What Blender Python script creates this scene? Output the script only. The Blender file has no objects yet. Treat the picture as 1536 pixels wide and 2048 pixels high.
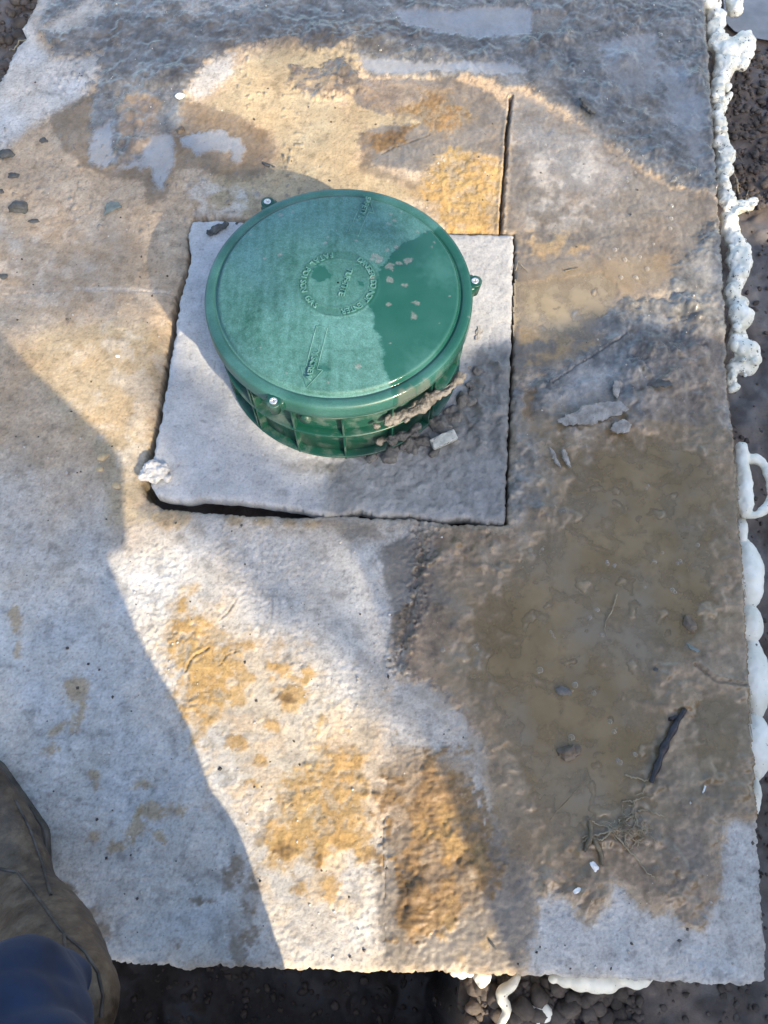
import bpy, bmesh, math, random
import numpy as np
from mathutils import Vector, Matrix, noise as mnoise
random.seed(7); RNG = np.random.default_rng(7)
R = math.radians
S = bpy.context.scene
C = S.collection

# ------------------------------------------------------------------ camera
H = 1.69; PITCH = R(22.0); F = 1536.0            # metres above the slab, tilt from straight down, focal length (px of a 1536x2048 frame)
cam = bpy.data.cameras.new("camera"); camo = bpy.data.objects.new("camera", cam); C.objects.link(camo)
camo.location = (0, 0, H); camo.rotation_euler = (PITCH, 0, 0)
cam.sensor_fit = 'VERTICAL'; cam.sensor_height = 24.0; cam.lens = 24.0 * F / 2048.0
cam.clip_start = 0.02; cam.clip_end = 1000
S.camera = camo
# ------------------------------------------------------------------ sky, sun, exposure
SUN_EL = 32.0; SUN_AZ = 36.0                     # shadows fall towards the upper left, 36 deg off the slab's long axis
w = bpy.data.worlds.new("World"); S.world = w; w.use_nodes = True
nt = w.node_tree
sky = nt.nodes.new("ShaderNodeTexSky"); sky.sky_type = 'NISHITA'; sky.sun_disc = False
sky.sun_elevation = R(SUN_EL); sky.sun_rotation = R(180 - SUN_AZ)
sky.air_density = 1.0; sky.dust_density = 2.6; sky.ozone_density = 1.0
nt.nodes["Background"].inputs["Strength"].default_value = 0.15
nt.links.new(sky.outputs[0], nt.nodes["Background"].inputs[0])
sl = bpy.data.lights.new("sun", 'SUN'); so = bpy.data.objects.new("sun", sl); C.objects.link(so)
sl.energy = 3.1; sl.angle = R(0.6); sl.color = (1.0, 0.83, 0.60)
sun_to = Vector((math.sin(R(SUN_AZ)) * math.cos(R(SUN_EL)), -math.cos(R(SUN_AZ)) * math.cos(R(SUN_EL)), math.sin(R(SUN_EL))))
so.rotation_euler = sun_to.to_track_quat('Z', 'Y').to_euler(); so.location = sun_to * 5
SH = Vector((-sun_to.x / sun_to.z, -sun_to.y / sun_to.z))   # shadow offset per metre of height
S.view_settings.view_transform = 'Standard'; S.view_settings.look = 'None'
S.view_settings.exposure = 1.55; S.view_settings.gamma = 1.0
S.view_settings.use_curve_mapping = False
S.cycles.use_denoising = True; S.cycles.denoising_input_passes = 'RGB_ALBEDO_NORMAL'; S.cycles.denoising_prefilter = 'ACCURATE'; S.cycles.use_adaptive_sampling = False; S.cycles.max_bounces = 6; S.cycles.sample_clamp_indirect = 4.0

# ------------------------------------------------------------------ survey helper: a measured spot on the frame -> metres on the plane z
def gp(u, v, z=0.0):
    x = (u - 768) / F; y = -(v - 1024) / F
    d = (x, y * math.cos(PITCH) + math.sin(PITCH), y * math.sin(PITCH) - math.cos(PITCH))
    t = (z - H) / d[2]
    return Vector((d[0] * t, d[1] * t, z))
def mpp(u, v, z=0.0):
    return (gp(u + 1, v, z) - gp(u, v, z)).length
def P2(pts, z=0.0):
    return np.array([gp(u, v, z)[:2] for u, v in pts])

# ------------------------------------------------------------------ numpy noise
def pn(x, y, seed=0):
    xi = np.floor(x).astype(np.int64); yi = np.floor(y).astype(np.int64)
    xf = x - xi; yf = y - yi
    def g(ix, iy):
        h = (ix * 374761393 + iy * 668265263 + seed * 974634521) & 0xFFFFFFFF
        h = ((h ^ (h >> 13)) * 1274126177) & 0xFFFFFFFF
        h = (h ^ (h >> 16)) & 0xFFFF
        a = h * (2 * np.pi / 65536.0)
        return np.cos(a), np.sin(a)
    u = xf * xf * xf * (xf * (xf * 6 - 15) + 10); v = yf * yf * yf * (yf * (yf * 6 - 15) + 10)
    a, b = g(xi, yi); n00 = a * xf + b * yf
    a, b = g(xi + 1, yi); n10 = a * (xf - 1) + b * yf
    a, b = g(xi, yi + 1); n01 = a * xf + b * (yf - 1)
    a, b = g(xi + 1, yi + 1); n11 = a * (xf - 1) + b * (yf - 1)
    return (n00 + u * (n10 - n00) + v * ((n01 + u * (n11 - n01)) - (n00 + u * (n10 - n00)))) * 1.5
def fbm(x, y, f, oct=4, seed=0, gain=0.5):
    t = np.zeros_like(x); a = 1.0; s = 0.0
    for o in range(oct):
        t += a * pn(x * f + 13.7 * o, y * f - 7.1 * o, seed + o); s += a; a *= gain; f *= 2.03
    return t / s
def ridged(x, y, f, oct=4, seed=0):
    t = np.zeros_like(x); a = 1.0; s = 0.0
    for o in range(oct):
        t += a * (1 - np.abs(pn(x * f + 5.3 * o, y * f + 9.1 * o, seed + o))); s += a; a *= 0.55; f *= 2.07
    return t / s
def sstep(e0, e1, x):
    t = np.clip((x - e0) / (e1 - e0), 0, 1); return t * t * (3 - 2 * t)
def sdpoly(X, Y, poly, margin=None):
    """signed distance to a closed polygon, negative inside (far points get +margin)"""
    poly = np.asarray(poly)
    out = np.full(X.shape, 9.0 if margin is None else margin)
    if margin is not None:
        lo = poly.min(0) - margin; hi = poly.max(0) + margin
        sel = (X > lo[0]) & (X < hi[0]) & (Y > lo[1]) & (Y < hi[1])
    else:
        sel = np.ones(X.shape, bool)
    x = X[sel]; y = Y[sel]
    if x.size == 0: return out
    d2 = np.full(x.shape, 1e9); ins = np.zeros(x.shape, bool)
    n = len(poly)
    for i in range(n):
        a = poly[i]; b = poly[(i + 1) % n]
        ex, ey = b - a; wx = x - a[0]; wy = y - a[1]
        t = np.clip((wx * ex + wy * ey) / max(ex * ex + ey * ey, 1e-12), 0, 1)
        d2 = np.minimum(d2, (wx - ex * t) ** 2 + (wy - ey * t) ** 2)
        c = ((a[1] > y) != (b[1] > y))
        if abs(ey) > 1e-12:
            ins ^= c & (x < (ex * (y - a[1]) / ey + a[0]))
    d = np.sqrt(d2); d[ins] *= -1
    if margin is not None: d = np.minimum(d, margin)
    out[sel] = d
    return out
def dline(X, Y, pts, margin=0.08):
    out = np.full(X.shape, 9.0)
    lo = pts.min(0) - margin; hi = pts.max(0) + margin
    sel = (X > lo[0]) & (X < hi[0]) & (Y > lo[1]) & (Y < hi[1])
    x = X[sel]; y = Y[sel]; d2 = np.full(x.shape, 81.0)
    for i in range(len(pts) - 1):
        a = pts[i]; b = pts[i + 1]; ex, ey = b - a; wx = x - a[0]; wy = y - a[1]
        t = np.clip((wx * ex + wy * ey) / max(ex * ex + ey * ey, 1e-12), 0, 1)
        d2 = np.minimum(d2, (wx - ex * t) ** 2 + (wy - ey * t) ** 2)
    out[sel] = np.sqrt(d2); return out

# ------------------------------------------------------------------ materials
def mat(name):
    m = bpy.data.materials.new(name); m.use_nodes = True
    return m, m.node_tree, m.node_tree.nodes["Principled BSDF"]
def N(nt, t, **kw):
    n = nt.nodes.new(t)
    for k, v in kw.items():
        if k in n.inputs.keys(): n.inputs[k].default_value = v
        else: setattr(n, k, v)
    return n
def noise_node(nt, co, scale, detail=6, rough=0.55):
    n = N(nt, "ShaderNodeTexNoise", Scale=scale, Detail=detail, Roughness=rough)
    nt.links.new(co, n.inputs["Vector"]); return n
def ramp(nt, fac, stops):
    r = N(nt, "ShaderNodeValToRGB"); el = r.color_ramp.elements
    while len(el) < len(stops): el.new(0.5)
    for e, (p, c) in zip(el, stops):
        e.position = p; e.color = (c[0], c[1], c[2], 1) if not isinstance(c, (int, float)) else (c, c, c, 1)
    nt.links.new(fac, r.inputs[0]); return r
def bump(nt, b, height, strength=0.3, dist=0.002, prev=None):
    n = N(nt, "ShaderNodeBump"); n.inputs["Strength"].default_value = strength; n.inputs["Distance"].default_value = dist
    nt.links.new(height, n.inputs["Height"])
    if prev is not None: nt.links.new(prev, n.inputs["Normal"])
    nt.links.new(n.outputs[0], b.inputs["Normal"]); return n.outputs[0]
def simple(name, c1, c2, scale=30, rough=0.8, bstr=0.4, bdist=0.003, coords='Object', spots=None, spec=0.4, detail=6, rr=None):
    m, nt, b = mat(name)
    co = N(nt, "ShaderNodeTexCoord").outputs[coords]
    n = noise_node(nt, co, scale, detail)
    r = ramp(nt, n.outputs["Fac"], [(0.32, c1), (0.68, c2)])
    col = r.outputs[0]
    if spots:
        sc, size, sc_col = spots
        v = N(nt, "ShaderNodeTexNoise", Scale=sc, Detail=2.0); nt.links.new(co, v.inputs["Vector"])
        rs = ramp(nt, v.outputs["Fac"], [(size, 0.0), (size + 0.03, 1.0)])
        mx = N(nt, "ShaderNodeMix", data_type='RGBA')
        nt.links.new(rs.outputs[0], mx.inputs["Factor"]); nt.links.new(col, mx.inputs["A"]); mx.inputs["B"].default_value = (*sc_col, 1)
        col = mx.outputs["Result"]
    nt.links.new(col, b.inputs["Base Color"])
    b.inputs["Roughness"].default_value = rough; b.inputs["Specular IOR Level"].default_value = spec
    if rr:
        q = ramp(nt, n.outputs["Fac"], [(0.3, rr[0]), (0.7, rr[1])]); nt.links.new(q.outputs[0], b.inputs["Roughness"])
    n2 = noise_node(nt, co, scale * 5, 5)
    bump(nt, b, n2.outputs["Fac"], bstr, bdist)
    return m

def painted(name):
    """colour and wetness come from the surface itself (where mud, sand, dust and water lie); grain and fine relief are noise"""
    m, nt, b = mat(name)
    co = N(nt, "ShaderNodeTexCoord").outputs["Object"]
    at = N(nt, "ShaderNodeAttribute", attribute_name="tone"); wt = N(nt, "ShaderNodeAttribute", attribute_name="wet")
    n1 = noise_node(nt, co, 190, 3, 0.6)
    r1 = ramp(nt, n1.outputs["Fac"], [(0.30, 0.76), (0.5, 1.0), (0.72, 1.18)])
    mx = N(nt, "ShaderNodeMix", data_type='RGBA', blend_type='MULTIPLY'); gw_ = N(nt, "ShaderNodeMapRange"); nt.links.new(wt.outputs["Fac"], gw_.inputs[0]); gw_.inputs[3].default_value = .75; gw_.inputs[4].default_value = .28; nt.links.new(gw_.outputs[0], mx.inputs["Factor"])
    nt.links.new(at.outputs["Color"], mx.inputs["A"]); nt.links.new(r1.outputs[0], mx.inputs["B"])
    # dark pits and pale grains
    n2 = noise_node(nt, co, 170, 3, 0.6); r2 = ramp(nt, n2.outputs["Fac"], [(0.27, 0.35), (0.33, 1.0)])
    mx2 = N(nt, "ShaderNodeMix", data_type='RGBA', blend_type='MULTIPLY'); mx2.inputs["Factor"].default_value = 0.7
    nt.links.new(mx.outputs["Result"], mx2.inputs["A"]); nt.links.new(r2.outputs[0], mx2.inputs["B"])
    nt.links.new(mx2.outputs["Result"], b.inputs["Base Color"])
    n3 = noise_node(nt, co, 60, 3)
    ad = N(nt, "ShaderNodeMath", operation='MULTIPLY_ADD'); nt.links.new(n3.outputs["Fac"], ad.inputs[0]); ad.inputs[1].default_value = 0.5; 
    sb = N(nt, "ShaderNodeMath", operation='SUBTRACT'); nt.links.new(wt.outputs["Fac"], sb.inputs[0]); sb.inputs[1].default_value = 0.25
    nt.links.new(sb.outputs[0], ad.inputs[2])
    rr = ramp(nt, ad.outputs[0], [(0.05, 0.92), (0.45, 0.42), (0.95, 0.12)])
    nt.links.new(rr.outputs[0], b.inputs["Roughness"])
    b.inputs["Specular IOR Level"].default_value = 0.5
    cw = N(nt, "ShaderNodeMapRange"); nt.links.new(wt.outputs["Fac"], cw.inputs[0]); cw.inputs[1].default_value = .60; cw.inputs[2].default_value = 1.0; cw.inputs[4].default_value = .22; nt.links.new(cw.outputs[0], b.inputs["Coat Weight"]); b.inputs["Coat Roughness"].default_value = 0.22; b.inputs["Coat IOR"].default_value = 1.45
    iv = N(nt, "ShaderNodeMapRange"); nt.links.new(wt.outputs["Fac"], iv.inputs[0]); iv.inputs[3].default_value = 0.7; iv.inputs[4].default_value = 0.20
    n4 = noise_node(nt, co, 300, 6, 0.65)
    bp = N(nt, "ShaderNodeBump"); bp.inputs["Distance"].default_value = 0.0022
    nt.links.new(iv.outputs[0], bp.inputs["Strength"]); nt.links.new(n4.outputs["Fac"], bp.inputs["Height"])
    nt.links.new(bp.outputs[0], b.inputs["Normal"])
    return m

# ------------------------------------------------------------------ object helpers
def link(name, me, m=None, parent=None, smooth=True):
    o = bpy.data.objects.new(name, me); C.objects.link(o)
    if m is not None:
        me.materials.clear(); me.materials.append(m)
    if parent is not None: o.parent = parent
    if smooth and len(me.polygons): me.polygons.foreach_set("use_smooth", [True] * len(me.polygons))
    return o
def tag(o, label=None, cat=None, group=None, kind=None):
    if label: o["label"] = label
    if cat: o["category"] = cat
    if group: o["group"] = group
    if kind: o["kind"] = kind
    return o
def empty(name, loc=(0, 0, 0)):
    o = bpy.data.objects.new(name, None); C.objects.link(o); o.location = loc; o.empty_display_size = 0.1; return o
def mesh_np(name, V, Fq):
    me = bpy.data.meshes.new(name)
    V = np.asarray(V, np.float32); Fq = np.asarray(Fq, np.int32)
    me.vertices.add(len(V)); me.vertices.foreach_set("co", V.ravel())
    k = Fq.shape[1]
    me.loops.add(Fq.size); me.loops.foreach_set("vertex_index", Fq.ravel())
    me.polygons.add(len(Fq)); me.polygons.foreach_set("loop_start", np.arange(0, Fq.size, k, dtype=np.int32))
    me.polygons.foreach_set("loop_total", np.full(len(Fq), k, np.int32))
    me.update(calc_edges=True); return me
def set_attr(me, tone, wet):
    a = me.attributes.new("tone", 'FLOAT_COLOR', 'POINT')
    a.data.foreach_set("color", np.concatenate([tone, np.ones((len(tone), 1))], 1).astype(np.float32).ravel())
    a = me.attributes.new("wet", 'FLOAT', 'POINT'); a.data.foreach_set("value", wet.astype(np.float32))
def bm_mesh(name, bm):
    me = bpy.data.meshes.new(name); bm.to_mesh(me); bm.free(); return me
def tube_bm(bm, pts, rad, seg=8, cap=True):
    pts = [Vector(p) for p in pts]; n = len(pts)
    if isinstance(rad, (int, float)): rad = [rad] * n
    rings = []; up = Vector((0.13, 0.29, 1)).normalized()
    for i, p in enumerate(pts):
        t = (pts[min(i + 1, n - 1)] - pts[max(i - 1, 0)])
        t = t.normalized() if t.length > 1e-9 else Vector((0, 0, 1))
        a = t.cross(up)
        if a.length < 1e-3: a = t.cross(Vector((1, 0, 0)))
        a.normalize(); b = a.cross(t)
        rings.append([bm.verts.new(p + (a * math.cos(2 * math.pi * k / seg) + b * math.sin(2 * math.pi * k / seg)) * rad[i]) for k in range(seg)])
    for i in range(n - 1):
        for k in range(seg):
            bm.faces.new((rings[i][k], rings[i][(k + 1) % seg], rings[i + 1][(k + 1) % seg], rings[i + 1][k]))
    if cap:
        bm.faces.new(rings[0]); bm.faces.new(rings[-1][::-1])
def blob_mesh(name, balls, voxel=0.003, amp=0.0, freq=60, amp2=0.0, freq2=200, smooth_it=4):
    """union of ellipsoids (centre, (rx,ry,rz)[, rotation z]) grown into one skin"""
    bm = bmesh.new()
    for b in balls:
        c, r = b[0], b[1]
        if isinstance(r, (int, float)): r = (r, r, r)
        M = Matrix.Translation(Vector(c))
        if len(b) > 2: M = M @ (Matrix.Rotation(b[2], 4, 'Z') if isinstance(b[2], (int, float)) else b[2].to_4x4())
        M = M @ Matrix.Diagonal((*r, 1))
        bmesh.ops.create_icosphere(bm, subdivisions=3, radius=1, matrix=M)
    me0 = bm_mesh(name + "_source", bm)
    o = bpy.data.objects.new(name + "_source", me0); C.objects.link(o)
    md = o.modifiers.new("r", 'REMESH'); md.mode = 'VOXEL'; md.voxel_size = voxel
    ms = o.modifiers.new("s", 'SMOOTH'); ms.factor = 0.5; ms.iterations = smooth_it
    dg = bpy.context.evaluated_depsgraph_get()
    me = bpy.data.meshes.new_from_object(o.evaluated_get(dg)); me.name = name
    bpy.data.objects.remove(o); bpy.data.meshes.remove(me0)
    if amp or amp2:
        n = len(me.vertices); co = np.empty(n * 3, np.float32); no = np.empty(n * 3, np.float32)
        me.vertices.foreach_get("co", co); me.vertices.foreach_get("normal", no)
        co = co.reshape(-1, 3); no = no.reshape(-1, 3)
        d = np.array([amp * mnoise.fractal(Vector(p) * freq, 1.0, 2.0, 3) + (amp2 * mnoise.noise(Vector(p) * freq2) if amp2 else 0) for p in co.astype(float)])
        co += no * d[:, None]; me.vertices.foreach_set("co", co.ravel()); me.update()
    return me
def rock_mesh(name, r, seed, rough=0.35, sub=3, cut=5, freq=1.3):
    """angular broken stone: a sphere cut by planes and roughened; r = (rx,ry,rz)"""
    rnd = random.Random(seed); bm = bmesh.new(); bmesh.ops.create_icosphere(bm, subdivisions=sub, radius=1)
    planes = [(Vector((rnd.gauss(0, 1), rnd.gauss(0, 1), rnd.gauss(0, 1))).normalized(), rnd.uniform(0.55, 0.85)) for _ in range(cut)]
    off = Vector((seed * 3.1, seed * 1.7, 0))
    for v in bm.verts:
        p = v.co.copy()
        for n, d in planes:
            k = p.dot(n)
            if k > d: p -= n * (k - d)
        p *= 1 + rough * mnoise.fractal(p * freq + off, 1.0, 2.0, 4)
        v.co = Vector((p.x * r[0], p.y * r[1], p.z * r[2]))
    return bm_mesh(name, bm)
def flake_mesh(name, pts, thick, seed, curl=0.0, sub=6):
    """thin broken plate from an outline (local metres)"""
    bm = bmesh.new(); rnd = random.Random(seed)
    P = []
    n = len(pts)
    for i in range(n):
        a = Vector(pts[i]); b = Vector(pts[(i + 1) % n])
        for k in range(sub):
            q = a.lerp(b, k / sub)
            if k: q += Vector((rnd.uniform(-1, 1), rnd.uniform(-1, 1))) * (b - a).length * 0.09
            P.append(q)
    def zc(q): return curl * (q.x * q.x + 0.5 * q.y) + 0.8 * thick * mnoise.noise(Vector((q.x * 45 + seed, q.y * 45, 0)))
    c = sum(P, Vector((0, 0))) / len(P)
    top = [bm.verts.new((q.x, q.y, thick / 2 + zc(q))) for q in P]; bot = [bm.verts.new((q.x * 0.97 + c.x * .03, q.y * 0.97 + c.y * .03, -thick / 2 + zc(q))) for q in P]
    inn = [bm.verts.new((c.x + (q.x - c.x) * .9, c.y + (q.y - c.y) * .9, thick / 2 + zc(c + (q - c) * .9) + thick * 0.12)) for q in P]
    m = len(P)
    for i in range(m):
        j = (i + 1) % m
        bm.faces.new((bot[i], bot[j], top[j], top[i])); bm.faces.new((top[i], top[j], inn[j], inn[i]))
    bm.faces.new(inn); bm.faces.new(bot[::-1])
    return bm_mesh(name, bm)

# ================================================================== THE SLAB (three panels round a square hatch plate)
XS = np.arange(-1.36, 1.20, 0.0037)
ys = [-0.40]
while ys[-1] < 2.62: ys.append(ys[-1] + 0.0028 + 0.0026 * max(0, ys[-1]) / 2.6)
YS = np.array(ys)
GX, GY = np.meshgrid(XS, YS, indexing='ij')
NXg, NYg = GX.shape
OUT = P2([(88, -40), (70, 10), (55, 35), (45, 55), (52, 75), (32, 95), (20, 120), (12, 140), (-4, 165), (-30, 210), (-100, 700), (-120, 1300), (-100, 1800), (-60, 1903),
          (100, 1915), (235, 1925), (330, 1932), (380, 1938), (420, 1932), (530, 1938), (700, 1943), (900, 1946), (1100, 1952), (1300, 1962), (1440, 1968), (1480, 1972), (1534, 1962),
          (1532, 1900), (1525, 1800), (1515, 1640), (1508, 1560), (1500, 1400), (1491, 1230), (1480, 1050), (1468, 880), (1455, 780), (1447, 600), (1440, 450), (1428, 300), (1415, 100), (1405, -40)])
HOLE = P2([(383, 428), (500, 438), (700, 455), (900, 460), (1030, 466), (1030, 560), (1027, 700), (1020, 880), (1014, 1050), (900, 1048), (820, 1036), (740, 1036), (690, 1030), (600, 1034), (480, 1030), (380, 1022), (320, 1012),
           (290, 995), (280, 965), (286, 925), (300, 870), (318, 790), (330, 700), (340, 630), (352, 580), (366, 540), (376, 500), (372, 470)])
PLATE = P2([(385, 442), (440, 441), (500, 443), (700, 460), (900, 466), (1028, 470), (1026, 560), (1022, 700), (1016, 880), (1010, 1046), (975, 1047), (930, 1036), (880, 1042), (820, 1032), (770, 1033), (720, 1022), (690, 1030), (650, 1031), (600, 1018), (500, 1004), (420, 997), (380, 1001), (335, 998),
            (312, 990), (301, 970), (307, 930), (312, 880), (329, 800), (338, 740), (352, 660), (359, 600), (372, 560), (381, 515), (376, 470)])
wob = 0.0035 * fbm(GX, GY, 28, 3, 11) + 0.0022 * fbm(GX, GY, 90, 3, 12)
sd_out = sdpoly(GX, GY, OUT, 0.3) + wob * 1.6
sd_hole = -sdpoly(GX, GY, HOLE, 0.3) + wob
SDF = np.maximum(sd_out, sd_hole)

# ---- where dust, sand, mud and water lie
KIND = dict(beige=0, pale=1, cream=2, ochre=3, ochre_wet=4, brown=5, grey=6, damp=7, slurry=8, tan=9, olive=10, dark=11)
PAL = np.array([[(.32, .245, .165), (.46, .365, .26)], [(.35, .338, .312), (.545, .522, .480)], [(.29, .232, .143), (.40, .325, .205)], [(.26, .165, .060), (.39, .260, .105)],
                [(.100, .058, .020), (.215, .130, .048)], [(.13, .092, .056), (.31, .225, .142)], [(.078, .076, .069), (.225, .216, .195)], [(.115, .084, .052), (.19, .145, .095)],
                [(.225, .232, .236), (.285, .292, .296)], [(.120, .102, .080), (.190, .168, .138)], [(.185, .134, .068), (.265, .196, .108)], [(.050, .044, .037), (.125, .110, .090)]])
WET = np.array([0, 0, 0, 0, .22, .86, .88, .30, .97, .52, .95, .9])
Wt = np.zeros((len(PAL),) + GX.shape, np.float32); Wt[0] = 1
wa = fbm(GX, GY, 9, 3, 21); wb = fbm(GX, GY, 45, 4, 22); wc = fbm(GX, GY, 130, 2, 23)
nA = fbm(GX, GY, 14, 5, 31); nB = fbm(GX, GY, 38, 4, 32); nC = fbm(GX, GY, 5, 3, 33)
def paint(kind, pts, amp=0.02, soft=0.008, k=1.0, extra=None, wpoly=None):
    poly = P2(pts) if wpoly is None else wpoly
    d = sdpoly(GX, GY, poly, 0.12) + amp * (0.9 * wa + 0.9 * wb) + (0.35 * amp + 0.003) * wc
    m = sstep(soft, -soft, d) * k
    if extra is not None: m = m * extra
    m = m.astype(np.float32)
    Wt[:] *= (1 - m); Wt[KIND[kind]] += m
    return m
def ragged(kind, pts, amp, k):
    brk = sstep(-.30, .02, nB + .7 * nA + .5 * wc)
    paint('cream', pts, amp * 1.6, 0.03, 0.5 * k)
    paint(kind, pts, amp * 1.4, 0.018, k, .25 + .75 * brk)
def ell(u, v, ru, rv, rot=0, n=14):
    return [(u + ru * math.cos(t) * math.cos(rot) - rv * math.sin(t) * math.sin(rot), v + ru * math.cos(t) * math.sin(rot) + rv * math.sin(t) * math.cos(rot)) for t in [2 * math.pi * i / n for i in range(n)]]
patchy = sstep(-0.12, 0.18, nA + 0.3 * nB)

# SW panel: pale granular laitance with ochre sand rubbed into it, sunlit parts tinted cream
paint('pale', [(-200, 900), (120, 960), (215, 1000), (250, 1050), (420, 1045), (700, 1045), (840, 1060), (830, 1290), (790, 1340), (780, 1480), (780, 1930), (300, 1990), (-200, 1990)], 0.06, 0.11)
paint('beige', [(-200, 700), (30, 705), (130, 830), (215, 960), (215, 1080), (110, 1130), (-200, 1080)], 0.07, 0.10, 0.45)
paint('cream', [(20, 700), (110, 650), (330, 650), (320, 760), (300, 900), (285, 1000), (300, 1040), (220, 1060), (215, 960), (120, 800)], 0.05, 0.03, 0.75)  # warm sun on the lit wedge put into the colour, over yellow sand
paint('pale', [(150, 700), (330, 650), (300, 900), (240, 960), (200, 860)], 0.08, 0.05, 0.4, patchy)
paint('damp', [(180, 680), (330, 690), (330, 780), (240, 840), (130, 800)], 0.06, 0.03, 0.15, patchy)
paint('ochre', [(380, 1180), (560, 1280), (760, 1450), (790, 1640), (700, 1800), (560, 1860), (470, 1640), (400, 1480), (330, 1330)], 0.07, 0.05, 0.5, patchy)
paint('cream', [(400, 1250), (560, 1300), (760, 1450), (780, 1640), (600, 1760), (480, 1560), (400, 1400)], 0.07, 0.04, 0.5, 1 - patchy)  # sunlit strip: warmth of the sun painted in as cream
ragged('ochre', [(345, 1208), (378, 1205), (386, 1240), (420, 1265), (455, 1300), (470, 1340), (450, 1400), (430, 1440), (400, 1472), (370, 1440), (355, 1380), (350, 1330), (318, 1290), (322, 1250)], 0.03, 0.95)
paint('ochre', [(440, 1290), (520, 1300), (620, 1370), (600, 1430), (520, 1440), (460, 1400)], 0.05, 0.012, 0.8, patchy)
ragged('ochre', [(640, 1480), (720, 1500), (750, 1560), (720, 1640), (735, 1700), (650, 1700), (590, 1740), (545, 1690), (540, 1620), (590, 1540)], 0.04, 0.9)
for (u, v, a, b, r) in [(560, 1340, 30, 14, .4), (590, 1390, 26, 20, 0), (615, 1355, 8, 24, 0), (640, 1450, 7, 20, .2), (545, 1450, 26, 16, .5), (470, 1480, 30, 18, .3), (520, 1520, 16, 12, 0), (575, 1690, 30, 26, 0), (640, 1710, 14, 26, 0), (690, 1680, 18, 26, .3), (730, 1710, 14, 18, .5), (600, 1780, 26, 14, 0), (660, 1770, 18, 26, 0), (500, 1570, 14, 10, 0)]:
    paint('ochre', ell(u, v, a, b, r), 0.016, 0.006, 0.85)
for (u, v, a, b, r) in [(560, 1395, 14, 8, 0), (545, 1385, 8, 6, 0), (580, 1400, 9, 7, 0), (565, 1700, 16, 14, 0), (735, 1718, 9, 14, .4), (640, 1720, 8, 14, 0)]:
    paint('ochre_wet', ell(u, v, a, b, r), 0.012, 0.005, 0.8)
for (u, v, a, b, r) in [(150, 1380, 22, 26, .4), (110, 1460, 26, 12, -.6), (155, 1440, 10, 30, .5), (95, 1500, 18, 14, 0), (30, 1240, 14, 30, 0), (35, 1300, 10, 20, 0), (270, 1660, 14, 34, .2), (300, 1620, 22, 16, 0), (320, 1675, 16, 10, .4), (230, 1690, 20, 12, 0), (190, 1670, 10, 8, 0), (350, 1620, 18, 10, 0), (290, 1570, 20, 8, 0), (190, 1560, 10, 20, 0)]:
    paint('ochre', ell(u, v, a, b, r), 0.018, 0.008, 0.65)
for (u, v, a, b, r) in [(455, 1762, 20, 22, 0), (392, 1800, 14, 10, 0), (420, 1802, 20, 10, .2), (500, 1790, 18, 26, 0), (435, 1855, 12, 26, .2), (475, 1895, 12, 44, -.15), (485, 1845, 18, 20, .4), (505, 1870, 9, 18, 0), (370, 1840, 9, 8, 0), (350, 1890, 7, 10, 0), (90, 1692, 12, 34, .1), (120, 1795, 24, 22, .6), (200, 1855, 22, 34, -.3), (480, 1730, 14, 12, 0)]:
    paint('damp', ell(u, v, a, b, r), 0.022, 0.006, 0.85, 0.3 + 0.7 * patchy)
paint('damp', [(640, 1040), (750, 1040), (770, 1075), (700, 1085)], 0.02, 0.01, 0.6)
for (u, v, a, b) in [(470, 1040, 14, 10), (525, 1042, 20, 10), (580, 1045, 12, 8), (620, 1048, 16, 10), (345, 1035, 40, 24)]: paint('ochre', ell(u, v, a, b), 0.012, 0.006, 0.6)
paint('tan', [(760, 1100), (800, 1075), (842, 1075), (842, 1130), (825, 1200), (800, 1250), (775, 1200), (760, 1150)], 0.015, 0.008, 0.9)
paint('damp', [(785, 1235), (830, 1195), (835, 1295), (785, 1300)], 0.015, 0.008, 0.9)
# NW panel
paint('cream', [(430, 190), (500, 110), (560, 95), (720, 92), (730, 140), (640, 180), (700, 230), (722, 260), (722, 330), (760, 345), (835, 370), (850, 400), (600, 430), (470, 430), (420, 400), (430, 340), (545, 330), (560, 285), (480, 235), (400, 210)], 0.03, 0.03, 0.95)
paint('pale', [(60, 40), (85, 90), (110, 118), (160, 115), (205, 105), (214, 125), (182, 170), (165, 195), (110, 225), (60, 260), (0, 300), (-80, 340), (-100, 200), (-20, 100), (40, 40)], 0.02, 0.025)
paint('pale', [(368, 188), (400, 140), (440, 100), (470, 110), (458, 150), (425, 190), (400, 205)], 0.03, 0.015, 0.9)
paint('pale', [(380, 370), (450, 365), (520, 395), (500, 430), (430, 436), (390, 420)], 0.05, 0.02, 0.55, patchy)
paint('pale', [(-100, 430), (120, 420), (240, 480), (200, 640), (-100, 640)], 0.08, 0.06, 0.22, patchy)
paint('damp', [(130, 480), (280, 440), (330, 540), (230, 600), (100, 570)], 0.07, 0.05, 0.3)
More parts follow.
